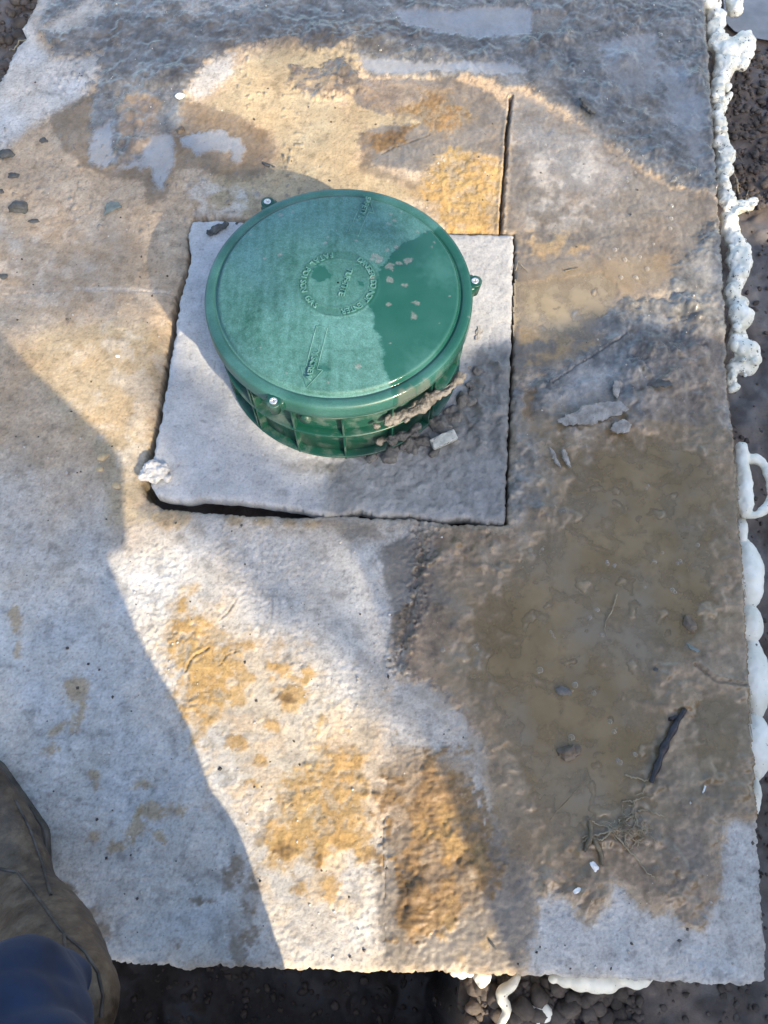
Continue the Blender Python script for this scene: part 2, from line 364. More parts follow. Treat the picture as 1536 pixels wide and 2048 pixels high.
# damp halo round the slurry, upper left
paint('damp', [(100, 235), (165, 195), (250, 180), (400, 205), (470, 232), (540, 262), (556, 310), (530, 350), (470, 362), (400, 335), (352, 345), (345, 395), (305, 408), (280, 365), (200, 350), (160, 330), (110, 270)], 0.02, 0.012, 0.85)
GREY_TOP = [(80, -60), (72, 60), (85, 85), (112, 116), (205, 104), (214, 130), (182, 172), (225, 192), (330, 205), (375, 185), (390, 150), (430, 104), (500, 90), (560, 84), (640, 98), (700, 94), (724, 130), (735, 162), (800, 152), (870, 160), (990, 158), (1000, 185), (1060, 175), (1140, 232), (1230, 300), (1290, 345), (1340, 372), (1430, 395), (1470, 420), (1470, -60)]
paint('grey', GREY_TOP, 0.03, 0.012)
paint('pale', [(72, 60), (180, 8), (210, 25), (160, 58), (110, 74)], 0.04, 0.02, 0.7)
paint('pale', [(52, 20), (80, -30), (100, -30), (85, 50), (60, 75), (40, 60)], 0.02, 0.012, 0.6)
paint('brown', [(90, 78), (160, 62), (250, 52), (270, 80), (200, 100), (150, 114), (100, 104)], 0.04, 0.02, 0.75, 0.4 + 0.6 * patchy)
paint('pale', [(300, 20), (420, -10), (560, 10), (540, 50), (420, 60), (330, 55)], 0.06, 0.03, 0.35, patchy)
paint('dark', [(90, 80), (220, 30), (420, 40), (560, 20), (780, 30), (1000, 60), (1050, 110), (720, 110), (480, 95), (380, 150), (320, 190), (230, 170), (150, 112)], 0.06, 0.03, 0.9, 0.3 + 0.7 * patchy)
paint('dark', [(1080, 0), (1420, 0), (1430, 380), (1290, 330), (1100, 180)], 0.08, 0.05, 0.5, patchy)
paint('slurry', [(785, 18), (900, 26), (1000, 15), (1062, 22), (1066, 72), (960, 80), (880, 66), (800, 50)], 0.02, 0.008, 0.95)
paint('slurry', [(715, 118), (860, 128), (1010, 128), (1050, 145), (990, 152), (860, 148), (730, 146)], 0.02, 0.008, 0.9)
paint('slurry', [(1200, 90), (1310, 70), (1320, 180), (1260, 210), (1210, 150)], 0.03, 0.012, 0.6)
paint('tan', [(1066, 26), (1132, 30), (1112, 66), (1062, 70)], .01, .005, .8)
paint('tan', [(1205, 150), (1290, 140), (1310, 215), (1250, 225)], .03, .02, .5)
paint('slurry', [(1310, 150), (1370, 130), (1420, 230), (1400, 330), (1330, 220)], 0.03, 0.02, 0.55)
paint('grey', [(212, 130), (330, 130), (372, 190), (362, 240), (345, 272), (352, 322), (330, 392), (312, 382), (300, 335), (240, 330), (185, 335), (178, 260), (188, 200)], 0.02, 0.01, 0.95)
paint('brown', [(238, 190), (325, 200), (318, 250), (310, 300), (250, 330), (236, 270)], 0.03, 0.012, 0.8, 0.4 + 0.6 * patchy)
for p in ([(184, 262), (226, 240), (234, 322), (205, 336), (183, 322)], [(306, 275), (345, 272), (348, 330), (328, 388), (312, 378), (302, 338), (238, 340), (280, 318)], [(352, 272), (400, 268), (440, 264), (486, 280), (492, 303), (474, 331), (462, 308), (430, 299), (392, 309), (372, 296)]):
    paint('slurry', p, 0.018, 0.006, .92)
paint('brown', [(580, 130), (640, 142), (675, 114), (712, 128), (728, 165), (700, 198), (660, 192), (625, 198), (575, 165)], 0.03, 0.006, 0.95, 0.35 + 0.65 * sstep(-.15, .1, nB + nA))
SLUDGE = [(712, 165), (760, 160), (900, 160), (990, 185), (1012, 240), (1010, 320), (940, 302), (885, 310), (845, 348), (770, 335), (726, 325), (722, 262), (700, 205)]
paint('tan', SLUDGE, 0.015, 0.008)
paint('brown', [(715, 160), (800, 158), (900, 175), (880, 215), (800, 240), (730, 215)], 0.03, 0.02, 0.6)
ragged('ochre_wet', [(790, 225), (870, 186), (920, 205), (940, 240), (900, 262), (860, 250)], 0.04, 0.9)
paint('ochre_wet', [(735, 268), (780, 262), (832, 248), (810, 285), (755, 302)], 0.03, 0.008, 0.9)
paint('damp', [(722, 262), (740, 262), (745, 330), (850, 375), (850, 400), (800, 370), (722, 345)], 0.01, 0.012, 0.7)
paint('cream', [(690, 185), (722, 212), (760, 228), (840, 243), (770, 254), (722, 262), (700, 228)], 0.02, 0.006, 0.9)
ragged('ochre', [(842, 345), (900, 305), (960, 310), (1012, 332), (1006, 400), (1000, 470), (900, 462), (862, 425), (828, 392)], 0.035, 1.0)
# E panel: soaked tan concrete, then churned grey mud, then brown mud and standing water
EAST = [(1024, 185), (1140, 235), (1230, 300), (1290, 345), (1340, 372), (1460, 400), (1470, 560), (1350, 580), (1310, 592), (1210, 612), (1200, 690), (1090, 745), (1020, 760), (1000, 470)]
paint('tan', EAST, 0.02, 0.02)
paint('slurry', [(1040, 215), (1130, 250), (1260, 350), (1200, 420), (1050, 330)], 0.08, 0.06, 0.4)
paint('pale', [(1040, 300), (1180, 300), (1230, 440), (1060, 470)], 0.08, 0.05, 0.3, patchy)
paint('slurry', [(1060, 585), (1200, 562), (1232, 602), (1202, 660), (1100, 672), (1050, 640)], .04, .03, .4)
paint('olive', [(1130, 530), (1330, 505), (1350, 560), (1200, 602), (1060, 622), (1060, 560)], 0.04, 0.03, 0.55)
paint('ochre', [(1035, 475), (1150, 465), (1180, 500), (1100, 515), (1035, 520)], 0.05, 0.02, 0.5, patchy)
paint('ochre', [(1040, 655), (1140, 662), (1140, 715), (1045, 735)], 0.05, 0.02, 0.55, patchy)
paint('ochre', [(1150, 700), (1215, 665), (1250, 672), (1180, 715)], 0.02, 0.012, 0.55)
paint('grey', [(1208, 610), (1330, 592), (1360, 540), (1400, 470), (1470, 440), (1480, 900), (1400, 905), (1300, 860), (1180, 880), (1085, 890), (1125, 995), (1105, 1062), (1010, 1065), (1018, 765), (1100, 742), (1200, 690)], 0.03, 0.02)
paint('brown', [(1300, 700), (1460, 680), (1470, 900), (1330, 860), (1250, 830)], 0.05, 0.04, 0.65)
paint('ochre_wet', [(1045, 770), (1080, 780), (1060, 835), (1045, 830)], 0.015, 0.008, 0.7)
paint('pale', [(1085, 800), (1190, 730), (1240, 740), (1220, 800), (1130, 815)], 0.04, 0.03, 0.3)
BROWN = [(832, 1062), (1012, 1056), (1115, 1010), (1100, 890), (1190, 872), (1300, 842), (1470, 862), (1510, 1200), (1560, 1640), (1500, 1636), (1456, 1640), (1440, 1690), (1452, 1750), (1445, 1800), (1425, 1822), (1412, 1862), (1352, 1850), (1340, 1816), (1310, 1822), (1270, 1800), (1226, 1752), (1216, 1800), (1172, 1842), (1135, 1796), (1082, 1796), (1062, 1720), (1010, 1650), (950, 1500), (860, 1410), (800, 1350), (832, 1200)]
paint('brown', BROWN, 0.022, 0.014)
paint('grey', [(850, 1070), (1010, 1064), (1110, 1020), (1090, 1130), (960, 1100), (870, 1130)], 0.05, 0.03, 0.6, patchy)
paint('grey', [(850, 1190), (960, 1220), (1040, 1320), (980, 1380), (870, 1300)], 0.06, 0.03, 0.5, patchy)
paint('pale', [(775, 1345), (850, 1370), (930, 1420), (968, 1500), (975, 1600), (1015, 1725), (990, 1735), (948, 1640), (925, 1540), (860, 1500), (775, 1490)], 0.03, 0.015, 0.8)
paint('tan', [(765, 1640), (1000, 1640), (1060, 1722), (1084, 1800), (1072, 1880), (1000, 1935), (860, 1950), (770, 1940), (752, 1780)], 0.03, 0.012, 0.9)
paint('damp', [(1000, 1560), (1060, 1600), (1075, 1740), (1020, 1720), (985, 1620)], 0.03, 0.02, 0.7)
paint('ochre_wet', [(800, 1500), (930, 1508), (965, 1600), (1005, 1722), (985, 1795), (935, 1805), (862, 1868), (812, 1872), (798, 1790), (772, 1720), (765, 1640), (742, 1570)], 0.06, 0.012, 0.92, 0.45 + 0.55 * sstep(-.25, .05, nA + .5 * nB))
paint('ochre', [(830, 1620), (930, 1640), (960, 1720), (900, 1770), (820, 1700)], 0.06, 0.02, 0.5, patchy)
paint('ochre', [(900, 1860), (990, 1850), (1000, 1920), (920, 1925)], 0.04, 0.02, 0.5, patchy)
paint('ochre_wet', [(795, 1745), (850, 1760), (860, 1800), (820, 1870), (800, 1830)], 0.015, 0.006, 0.7)
paint('pale', [(1075, 1800), (1110, 1790), (1135, 1800), (1172, 1846), (1216, 1805), (1226, 1756), (1270, 1805), (1310, 1826), (1340, 1820), (1352, 1854), (1412, 1868), (1425, 1826), (1446, 1802), (1440, 1690), (1460, 1640), (1560, 1640), (1560, 2000), (1060, 1990), (1068, 1890)], 0.020, 0.010, .95)
for p, k_ in (([(520, 88), (600, 70), (680, 62), (760, 78), (720, 98), (640, 104), (560, 98)], .9), ([(590, 132), (640, 142), (675, 116), (708, 130), (722, 162), (700, 192), (660, 188), (625, 194), (580, 165)], .85), ([(1045, 95), (1062, 78), (1130, 72), (1150, 82), (1090, 96), (1100, 140), (1160, 205), (1150, 215), (1085, 140)], .8),
              ([(230, 40), (300, 70), (260, 90), (200, 80)], .5), ([(320, 140), (350, 150), (365, 190), (335, 200), (300, 165)], .8), ([(1270, 670), (1350, 660), (1380, 700), (1330, 725), (1275, 705)], .8), ([(1250, 730), (1290, 725), (1290, 750), (1255, 748)], .8), ([(780, 0), (900, -10), (880, 14), (790, 18)], .7), ([(1220, 0), (1340, 0), (1340, 30), (1240, 36)], .7), ([(1360, 130), (1410, 140), (1405, 190), (1370, 180)], .7),
              ([(1230, 115), (1262, 112), (1266, 132), (1236, 134)], .8), ([(1370, 620), (1450, 600), (1450, 700), (1390, 690)], .4), ([(1280, 1640), (1400, 1660), (1440, 1760), (1340, 1760)], .35), ([(840, 1080), (880, 1080), (850, 1260), (800, 1300), (832, 1200)], .7)):
    paint('dark', p, 0.03, 0.010, k_, 0.35 + 0.65 * sstep(-.2, .08, nA + .6 * nB))
# plate-side smears and dark crumbs everywhere
crumb = sstep(0.36, 0.44, fbm(GX, GY, 60, 2, 41)) * sstep(-0.1, 0.3, nC + 0.5 * nA)
paint('grey', [(-100, 100), (700, 100), (700, 450), (-100, 480)], 0.0, 0.02, 0.8, crumb)

# ---- standing water
LEVEL = 0.0010
pud = np.full(GX.shape, 9.0); pudb = np.full(GX.shape, 9.0)
PUDDLES = [[(1110, 885), (1200, 905), (1260, 880), (1400, 905), (1430, 950), (1420, 1100), (1452, 1180), (1400, 1250), (1320, 1292), (1282, 1350), (1292, 1500), (1275, 1600), (1180, 1648), (1095, 1640), (1050, 1560), (1010, 1450), (960, 1350), (970, 1240), (1030, 1130), (1135, 1062), (1165, 980), (1130, 925)],
           [(1400, 1385), (1455, 1400), (1470, 1480), (1432, 1545), (1400, 1500)], [(1060, 585), (1200, 562), (1232, 602), (1202, 660), (1100, 672), (1050, 640)]]
for i, p in enumerate(PUDDLES):
    pudi = (sdpoly(GX, GY, P2(p), 0.2) + 0.045 * (0.6 * wa + wb * 0.7) * (1 if i == 0 else .5))
    pud = np.minimum(pud, pudi)
    if i < 2: pudb = np.minimum(pudb, pudi)
pm = sstep(0.17, -0.06, pudb + .07 * wb + .06 * wa)
Wt[:] *= (1 - 0.85 * pm); Wt[KIND['olive']] += 0.85 * pm

# ---- relief
fine = fbm(GX, GY, 115, 2, 51); fine2 = pn(GX * 210, GY * 210, 50); gran = fbm(GX, GY, 95, 3, 52, 0.6)
lowz = 0.0022 * fbm(GX, GY, 4, 3, 53)
rid = ridged(GX, GY, 22, 4, 54); rid2 = ridged(GX, GY, 55, 3, 55)
churn = fbm(GX + 0.02 * wa, GY + 0.03 * wb, 30, 5, 56, 0.62)
mudw = Wt[5] + Wt[6] + Wt[11]; softw = Wt[9] + Wt[7] + 0.5 * Wt[8]
churn2 = fbm(GX + 0.03 * wa, GY + 0.02 * wa, 20, 5, 59, 0.48)
clod = sstep(0.12, 0.5, fbm(GX, GY, 17, 3, 57)) 
Z = lowz + Wt[1] * (0.0026 * gran + 0.0016 * fine + 0.0007 * fine2) * (.45 + .9 * sstep(-.2, .3, nC + .5 * nA)) + Wt[0] * (0.0026 * churn + 0.0018 * gran + 0.0022 * fine) + Wt[2] * (0.0009 * (gran + churn) + .0012 * fine)
Z += (Wt[3] + Wt[4]) * (0.002 + 0.0038 * churn2 + 0.004 * (rid - .65) * sstep(.0, .3, nB + .1) + 0.0014 * (rid2 - 0.6) + 0.0016 * gran + .0012 * fine)
rough_m = 0.35 + 0.85 * sstep(-0.12, 0.25, fbm(GX, GY, 6, 3, 58) + 0.25 * nA)
Z += mudw * (0.006 + (0.95 - 0.42 * sstep(1.5, 2.0, GY)) * rough_m * (0.015 * churn2 + 0.010 * (rid - 0.65) + 0.011 * clod + 0.0030 * (rid2 - .6) + 0.0018 * gran + 0.0012 * fine))
Z += softw * (0.001 + 0.0045 * churn + 0.0016 * gran + .0012 * fine) + Wt[8] * 0.003
Z += Wt[4] * (0.0030 * (rid2 - .6) + 0.002 * churn + .002 * gran)
# drag marks running down to the right across the soaked E panel
drag = pn((GX * 0.75 + GY * 0.66) * 70 + 1.5 * wa, (GX * 0.66 - GY * 0.75) * 9, 61)
Z += 0.0018 * drag * Wt[6] * sstep(0.0, 0.3, nC + 0.3)
def groove(pts, width, depth, lift=0.0, jit=0.6):
    global Z
    d = dline(GX, GY, P2(pts)) + jit * width * (wb * 1.2 + wc * 1.0)
    Z = Z - depth * sstep(width, width * 0.35, d) + lift * sstep(width * 3.2, width * 1.2, d) * sstep(width * .5, width * 1.2, d)
SEAM_A = [(1034, -60), (1027, 100), (1022, 195), (1014, 260), (1010, 330), (1004, 400), (1000, 470)]
SEAM_B = [(838, 1040), (838, 1080), (836, 1150), (828, 1210), (800, 1300), (788, 1400), (782, 1500), (770, 1600), (766, 1700), (770, 1800), (766, 1960)]
SEAM_L = [(-160, 592), (0, 590), (150, 578), (250, 580), (335, 585), (345, 585)]
groove(SEAM_A[2:], 0.0062, 0.030, 0.004)
groove([(838, 1040), (842, 1080), (836, 1150), (828, 1205), (806, 1280), (795, 1330)], 0.009, 0.005, 0.005, 2.6)
groove([(768, 1630), (764, 1700), (771, 1760), (766, 1800)], 0.0024, 0.0018, 0.001, 2.2)
groove([(768, 1850), (764, 1900)], 0.002, 0.0012, 0.0006, 2.2)
groove(SEAM_L, 0.0035, 0.0022, 0.0)
for pts, wd, dp in [([(372, 1345), (380, 1322), (390, 1312), (418, 1296)], .0034, .0032), ([(440, 1240), (458, 1222), (474, 1198)], .0025, .003), ([(378, 1345), (372, 1375)], .0024, .002), ([(440, 1330), (455, 1310), (480, 1302)], .0022, .003),
                    ([(545, 1200), (536, 1285)], .0016, .003), ([(1100, 770), (1150, 735), (1250, 672)], .003, .005), ([(760, 310), (790, 295), (860, 270)], .003, .003),
                    ([(165, 335), (140, 420), (130, 440)], .002, .003), ([(1390, 1330), (1430, 1360), (1490, 1370)], .005, .008), ([(1150, 550), (1080, 690), (1180, 690)], .002, .0)]:
    groove(pts, wd, dp, dp * 0.5)
for (u, v, r_, h_) in [(1246, 122, 22, .016), (1385, 165, 26, .016), (1310, 690, 40, .012), (1400, 640, 30, .010), (1270, 740, 18, .014), (1140, 1503, 24, .016), (1125, 1382, 14, .012), (1075, 1483, 13, .010), (1215, 1285, 20, .012), (1430, 1150, 30, .008), (1370, 1400, 26, .014), (1385, 1060, 16, .010), (1060, 92, 16, .018), (1095, 82, 16, .016), (1130, 78, 18, .016), (1085, 112, 12, .012), (1105, 140, 10, .010), (640, 70, 40, .014), (700, 85, 30, .014), (580, 80, 26, .010), (760, 75, 30, .012), (520, 40, 50, .010), (350, 150, 26, .012), (310, 165, 20, .010), (850, 105, 12, .012), (930, 150, 40, .008), (1220, 20, 50, .012), (1340, 40, 40, .010), (690, 150, 24, .012), (660, 170, 20, .010), (1230, 640, 40, .010), (1350, 760, 40, .010), (1280, 800, 30, .010), (900, 380, 40, .006), (960, 340, 30, .006), (900, 1680, 40, .008), (830, 1780, 26, .012), (940, 1740, 26, .010), (820, 1850, 20, .010), (860, 1560, 40, .006), (1340, 1730, 34, .012), (1180, 1780, 34, .010), (1240, 1640, 40, .010), (1480, 1580, 26, .008)]:
    c = gp(u, v); rr = r_ * mpp(u, v) * (1 + 0.5 * wb)
    Z = Z + h_ * np.exp(-((GX - c.x) ** 2 + (GY - c.y) ** 2) / (rr * rr)) * (1 + 0.5 * churn)
# footprint-like hollow lines in the yellow sand
Z += Wt[3] * 0.0022 * pn((GX * 0.8 + GY * 0.3) * 60, GY * 14, 63)
# water bed and shores
bed = LEVEL - 0.0050 + 0.008 * np.clip(churn2 - 0.02, -.3, 1) + 0.0012 * fine + 0.012 * np.clip(clod - .6, 0, 1)
tb = sstep(-0.045, 0.058, pud)
Z = np.where(pud < 0.06, bed * (1 - tb) + Z * tb, Z)
Z = np.where((pud > 0.030) & (pud < 0.09), np.maximum(Z, LEVEL + 0.0004), Z)
Z -= 0.007 * np.exp(np.clip(SDF, -1, 0) / 0.006)                         # worn arris
Z -= 0.012 * sstep(0.05, 0.0, -sd_hole) * sstep(-0.45, -0.55, GX) * 0.8    # the west side of the hatch is chamfered

# ---- colour from what lies there
tone = np.zeros(GX.shape + (3,), np.float32); wet = np.zeros(GX.shape, np.float32)
mixn = np.clip(0.5 + 0.75 * nA + 0.55 * nB + 0.4 * nC, 0, 1)
for k in range(len(PAL)):
    kk = mixn if k not in (5, 6, 11) else np.clip(0.5 + 0.9 * churn + 0.5 * nA, 0, 1)
    tone += Wt[k][..., None] * (PAL[k, 0] + (PAL[k, 1] - PAL[k, 0]) * kk[..., None])
    wet += Wt[k] * WET[k]
wet = np.clip(wet + 0.35 * nA * (wet > 0.2), 0, 1)
blot = sstep(0.1, 0.45, fbm(GX, GY, 26, 4, 71)) * (Wt[0] + Wt[1] + Wt[2])     # mineral blotches
tone *= (1 - 0.28 * blot)[..., None]
warm = fbm(GX, GY, 7, 3, 72)[..., None]
tone *= 1 + warm * np.array([0.10, 0.0, -0.12])
white = sstep(0.012, 0.0, dline(GX, GY, P2([(150, 577), (250, 579), (335, 584)])) + .006 * wb + .006 * wc) * 0.3
tone = tone * (1 - white[..., None]) + white[..., None] * np.array([.6, .58, .54])
dry = Wt[0] + Wt[1] + Wt[2] + Wt[3]
sp1 = pn(GX * 125, GY * 125, 73); sp2 = pn(GX * 190, GY * 190, 74); sp3 = fbm(GX, GY, 70, 2, 75)
tone *= (1 - dry * (0.26 * sstep(.30, .55, sp1) + 0.14 * sstep(.25, .5, -sp3)) + dry * 0.12 * sstep(.25, .6, sp2))[..., None]
mudm = (mudw + Wt[4] + Wt[7] * .6 + Wt[9] * .6)
tone *= (1 + mudm * (0.5 * fbm(GX, GY, 75, 3, 76, .7) + 0.6 * fbm(GX, GY, 11, 4, 77)))[..., None]
tone *= (1 + (Wt[3] + Wt[4]) * (0.35 * fbm(GX, GY, 40, 4, 78, .7)))[..., None]
wet = np.clip(wet + mudm * 0.35 * fbm(GX, GY, 50, 3, 79), 0, 1)
tone = np.clip(tone, 0.01, 0.9)

# ---- loose grit
def grit(name, n, sel, r0, r1, m_, lab):
    v0 = np.array([(1, 0, 0), (-1, 0, 0), (0, 1, 0), (0, -1, 0), (0, 0, 1), (0, 0, -1)], float); f0 = np.array([(0, 2, 4), (2, 1, 4), (1, 3, 4), (3, 0, 4), (2, 0, 5), (1, 2, 5), (3, 1, 5), (0, 3, 5)])
    ok = np.flatnonzero((sel.ravel() > 0.5) & (SDF.ravel() < -0.01)); pick = RNG.choice(ok, n); Vs = []; Fs = []
    for i, id_ in enumerate(pick):
        r_ = r0 + (r1 - r0) * RNG.random() ** 3; A = RNG.normal(size=(3, 3)); Q, _ = np.linalg.qr(A)
        vv = (v0 * RNG.uniform(.6, 1.2, (6, 1))) @ Q * r_; vv[:, 2] *= .7
        Vs.append(vv + np.array([GX.ravel()[id_], GY.ravel()[id_], Z.ravel()[id_] + r_ * .25])); Fs.append(f0 + 6 * i)
    tag(link(name, mesh_np(name, np.concatenate(Vs), np.concatenate(Fs)), m_, smooth=False), lab, "grit", kind="stuff")
grit("dark_grit", 340, (Wt[0] + Wt[1] + Wt[2] + Wt[3] + .6 * Wt[9]) * (0.75 + nA), .0010, .0055, simple("dark_grit", (.03, .028, .026), (.12, .10, .085), 40, .9, .2, .001), "dark crumbs of soil scattered over the dry concrete")
grit("pale_grit", 900, (Wt[0] + Wt[1] + Wt[3] + .8 * Wt[6] + .6 * Wt[5]) * (0.75 - nA), .0010, .0045, simple("pale_grit", (.32, .29, .25), (.60, .57, .52), 40, .9, .2, .001), "pale sand grains scattered over the slab")

tone *= (1 + dry * 0.10 * pn((GX * .35 + GY * .94) * 55 + 2 * wa, (GX * .94 - GY * .35) * 5, 84) + dry * .12 * fbm(GX, GY, 3.2, 4, 85))[..., None]
# ---- snap the rim and build the three panels
cell = 0.0037
gy_, gx_ = np.gradient(SDF, XS, YS, edge_order=1)[1], np.gradient(SDF, XS, YS, edge_order=1)[0]
gl = np.sqrt(gx_ ** 2 + gy_ ** 2) + 1e-9
near = (SDF > -0.7 * cell) & (SDF < 3 * cell)
VX = np.where(near, GX - gx_ / gl ** 2 * SDF, GX); VY = np.where(near, GY - gy_ / gl ** 2 * SDF, GY)
THICK = 0.13
outside = SDF > 0
VZ = np.where(outside, -THICK, Z)
idx = np.arange(NXg * NYg).reshape(NXg, NYg)
q = np.stack([idx[:-1, :-1], idx[1:, :-1], idx[1:, 1:], idx[:-1, 1:]], -1).reshape(-1, 4)
keep = (~outside).ravel()[q].any(1)
q = q[keep]
fcx = GX.ravel()[q].mean(1); fcy = GY.ravel()[q].mean(1)
def xat(seam, y):
    p = P2(seam); o = np.argsort(p[:, 1]); return np.interp(y, p[o, 1], p[o, 0])
yl = gp(200, 583).y
isE = np.where(fcy > 1.2, fcx > xat(SEAM_A, fcy), fcx > xat(SEAM_B, fcy))
isE = np.where((fcy < 1.42) & (fcy > 0.72), fcx > 0.1, isE)
isNW = (~isE) & (fcy > yl)
M_SLAB = painted("weathered_concrete_and_mud")
allV = np.stack([VX, VY, VZ], -1).reshape(-1, 3); allT = tone.reshape(-1, 3); allW = wet.ravel()
def sub_mesh(name, faces, m, parent=None, V=allV, T=allT, W_=allW):
    u, inv = np.unique(faces.ravel(), return_inverse=True)
    me = mesh_np(name, V[u], inv.reshape(faces.shape)); set_attr(me, T[u], W_[u])
    return link(name, me, m, parent)
tag(sub_mesh("concrete_panel", q[isNW], M_SLAB), "beige concrete panel behind the green lid with grey slurry stains", "concrete panel", "concrete panels round the hatch")
tag(sub_mesh("concrete_panel", q[(~isE) & (~isNW)], M_SLAB), "pale dry concrete panel with ochre sand in front and left of the hatch", "concrete panel", "concrete panels round the hatch")
tag(sub_mesh("concrete_panel", q[isE], M_SLAB), "muddy wet concrete panel holding the brown puddle beside the white foam", "concrete panel", "concrete panels round the hatch")

# ---- water sheets
m, nt, b = mat("muddy_water")
co = N(nt, "ShaderNodeTexCoord").outputs["Object"]
n = noise_node(nt, co, 9, 4); r = ramp(nt, n.outputs["Fac"], [(.35, (.185, .132, .066)), (.65, (.26, .192, .108))])
nt.links.new(r.outputs[0], b.inputs["Base Color"]); b.inputs["Roughness"].default_value = 0.04; b.inputs["IOR"].default_value = 1.33
dp_ = N(nt, "ShaderNodeAttribute", attribute_name="depth"); r2 = ramp(nt, dp_.outputs["Fac"], [(0.0, .0), (.3, .30), (.75, .70), (1.0, .85)]); nt.links.new(r2.outputs[0], b.inputs["Alpha"])
n5 = noise_node(nt, co, 4, 6, .6); r5 = ramp(nt, n5.outputs["Fac"], [(.45, 0.0), (.62, .75)])
mx5 = N(nt, "ShaderNodeMix", data_type='RGBA'); nt.links.new(r5.outputs[0], mx5.inputs["Factor"]); nt.links.new(r.outputs[0], mx5.inputs["A"]); mx5.inputs["B"].default_value = (.235, .20, .15, 1); nt.links.new(mx5.outputs["Result"], b.inputs["Base Color"])
n3 = noise_node(nt, co, 35, 2); bump(nt, b, n3.outputs["Fac"], 0.03, 0.01)
M_WATER = m
M_MILKY = m.copy(); M_MILKY.name = "milky_water"
for nd in M_MILKY.node_tree.nodes:
    if nd.type == 'VALTORGB' and nd.color_ramp.elements[0].color[0] > nd.color_ramp.elements[0].color[2] + .01:
        nd.color_ramp.elements[0].color = (.27, .225, .15, 1); nd.color_ramp.elements[1].color = (.34, .29, .21, 1)
step = 3
for i, p in enumerate(PUDDLES):
    d = sdpoly(GX, GY, P2(p), 0.2) + 0.045 * (0.6 * wa + wb * 0.7) * (1 if i == 0 else .5)
    inside = (d < 0.060).ravel()
    fq = q[inside[q].all(1)]
    V = allV.copy(); V[:, 2] = LEVEL
    u, inv = np.unique(fq.ravel(), return_inverse=True)
    Vu = np.stack([GX.ravel()[u], GY.ravel()[u], np.full(len(u), LEVEL)], -1)
    wm = mesh_np("puddle", Vu, inv.reshape(-1, 4)); aa = wm.attributes.new("depth", 'FLOAT', 'POINT')
    aa.data.foreach_set("value", np.clip((LEVEL - Z.ravel()[u]) / 0.006, 0, 1).astype(np.float32))
    tag(link("puddle", wm, M_MILKY if i == 2 else M_WATER), kind="structure")
# foam bubbles floating on the water
bm = bmesh.new()
spots = [(1292, 977), (1325, 1105), (1395, 1090), (1085, 1098), (1195, 1220), (1180, 1235), (1188, 1386), (1150, 1370), (1138, 1387), (1220, 1443), (1228, 1463), (1268, 1507), (1240, 1525), (1143, 1475), (1345, 1180), (1310, 1125), (1360, 1122), (1215, 1128), (1290, 1175), (1230, 1130), (1205, 1270),
         (1270, 345), (1253, 305), (1254, 357), (1345, 365), (1343, 412), (1342, 437), (1340, 457), (1307, 488), (1229, 500), (1280, 514), (1271, 555), (1274, 557), (1294, 538), (1242, 555), (1218, 518), (1250, 520), (1090, 290), (1100, 320), (1136, 292), (1348, 360), (1275, 190), (1250, 75), (1320, 75), (1060, 1100), (885, 1300), (950, 1292), (1105, 1270), (1080, 1340)]
for u_, v_ in spots:
    for k in range(random.choice((1, 1, 2, 3))):
        c = gp(u_ + random.uniform(-7, 7) * (k > 0), v_ + random.uniform(-7, 7) * (k > 0), LEVEL + 0.0005); rr = random.uniform(3.0, 6.8) * 0.00105 * (1 if k == 0 else .6)
        ix = int(np.clip(np.searchsorted(XS, c.x), 0, NXg - 1)); iy = int(np.clip(np.searchsorted(YS, c.y), 0, NYg - 1)); c.z = max(LEVEL, float(Z[ix, iy])) + 0.0003
        bmesh.ops.create_icosphere(bm, subdivisions=2, radius=rr, matrix=Matrix.Translation(c) @ Matrix.Diagonal((1, 1, .7, 1)))
m, nt, b = mat("bubble_film"); b.inputs["Base Color"].default_value = (.6, .58, .52, 1); b.inputs["Roughness"].default_value = 0.05
lw = N(nt, "ShaderNodeLayerWeight", Blend=0.35); rr_ = ramp(nt, lw.outputs["Facing"], [(.2, .10), (.75, .95)]); nt.links.new(rr_.outputs[0], b.inputs["Alpha"])
tag(link("bubbles", bm_mesh("bubbles", bm), m), "tiny clear bubbles floating on the puddles", "bubbles", kind="stuff")
def surf_z(p):
    ix = int(np.clip(np.searchsorted(XS, p.x), 0, NXg - 1)); iy = int(np.clip(np.searchsorted(YS, p.y), 0, NYg - 1))
    return float(max(Z[max(ix-2,0):ix+3, max(iy-2,0):iy+3].mean(), -0.01))

# ================================================================== HATCH PLATE
sdp = sdpoly(GX, GY, PLATE, 0.3) + 0.004 * fbm(GX, GY, 24, 3, 13)
bx0, bx1 = np.searchsorted(XS, PLATE[:, 0].min() - .02), np.searchsorted(XS, PLATE[:, 0].max() + .02)
by0, by1 = np.searchsorted(YS, PLATE[:, 1].min() - .02), np.searchsorted(YS, PLATE[:, 1].max() + .02)
sl_ = np.s_[bx0:bx1, by0:by1]
px, py, ps = GX[sl_], GY[sl_], sdp[sl_]
Wp = np.zeros((3,) + px.shape)
mud_p = sdpoly(px, py, P2([(948, 700), (1040, 690), (1030, 1060), (900, 1060), (640, 1060), (652, 935), (760, 885), (860, 860), (930, 800)]), .2)
mm = sstep(0.02, -0.02, mud_p + 0.03 * wa[sl_] + 0.03 * wb[sl_])
thick = sstep(0.03, -0.08, sdpoly(px, py, P2([(948, 720), (1040, 700), (1030, 920), (900, 910), (860, 870), (930, 800)]), .3) + 0.03 * wa[sl_] + 0.03 * wb[sl_])
smear = sstep(0.012, -0.012, np.minimum(sdpoly(px, py, P2(ell(620, 935, 46, 14, -.05)), .1), sdpoly(px, py, P2(ell(567, 988, 9, 8)), .1)) + .02 * wb[sl_]) * .7
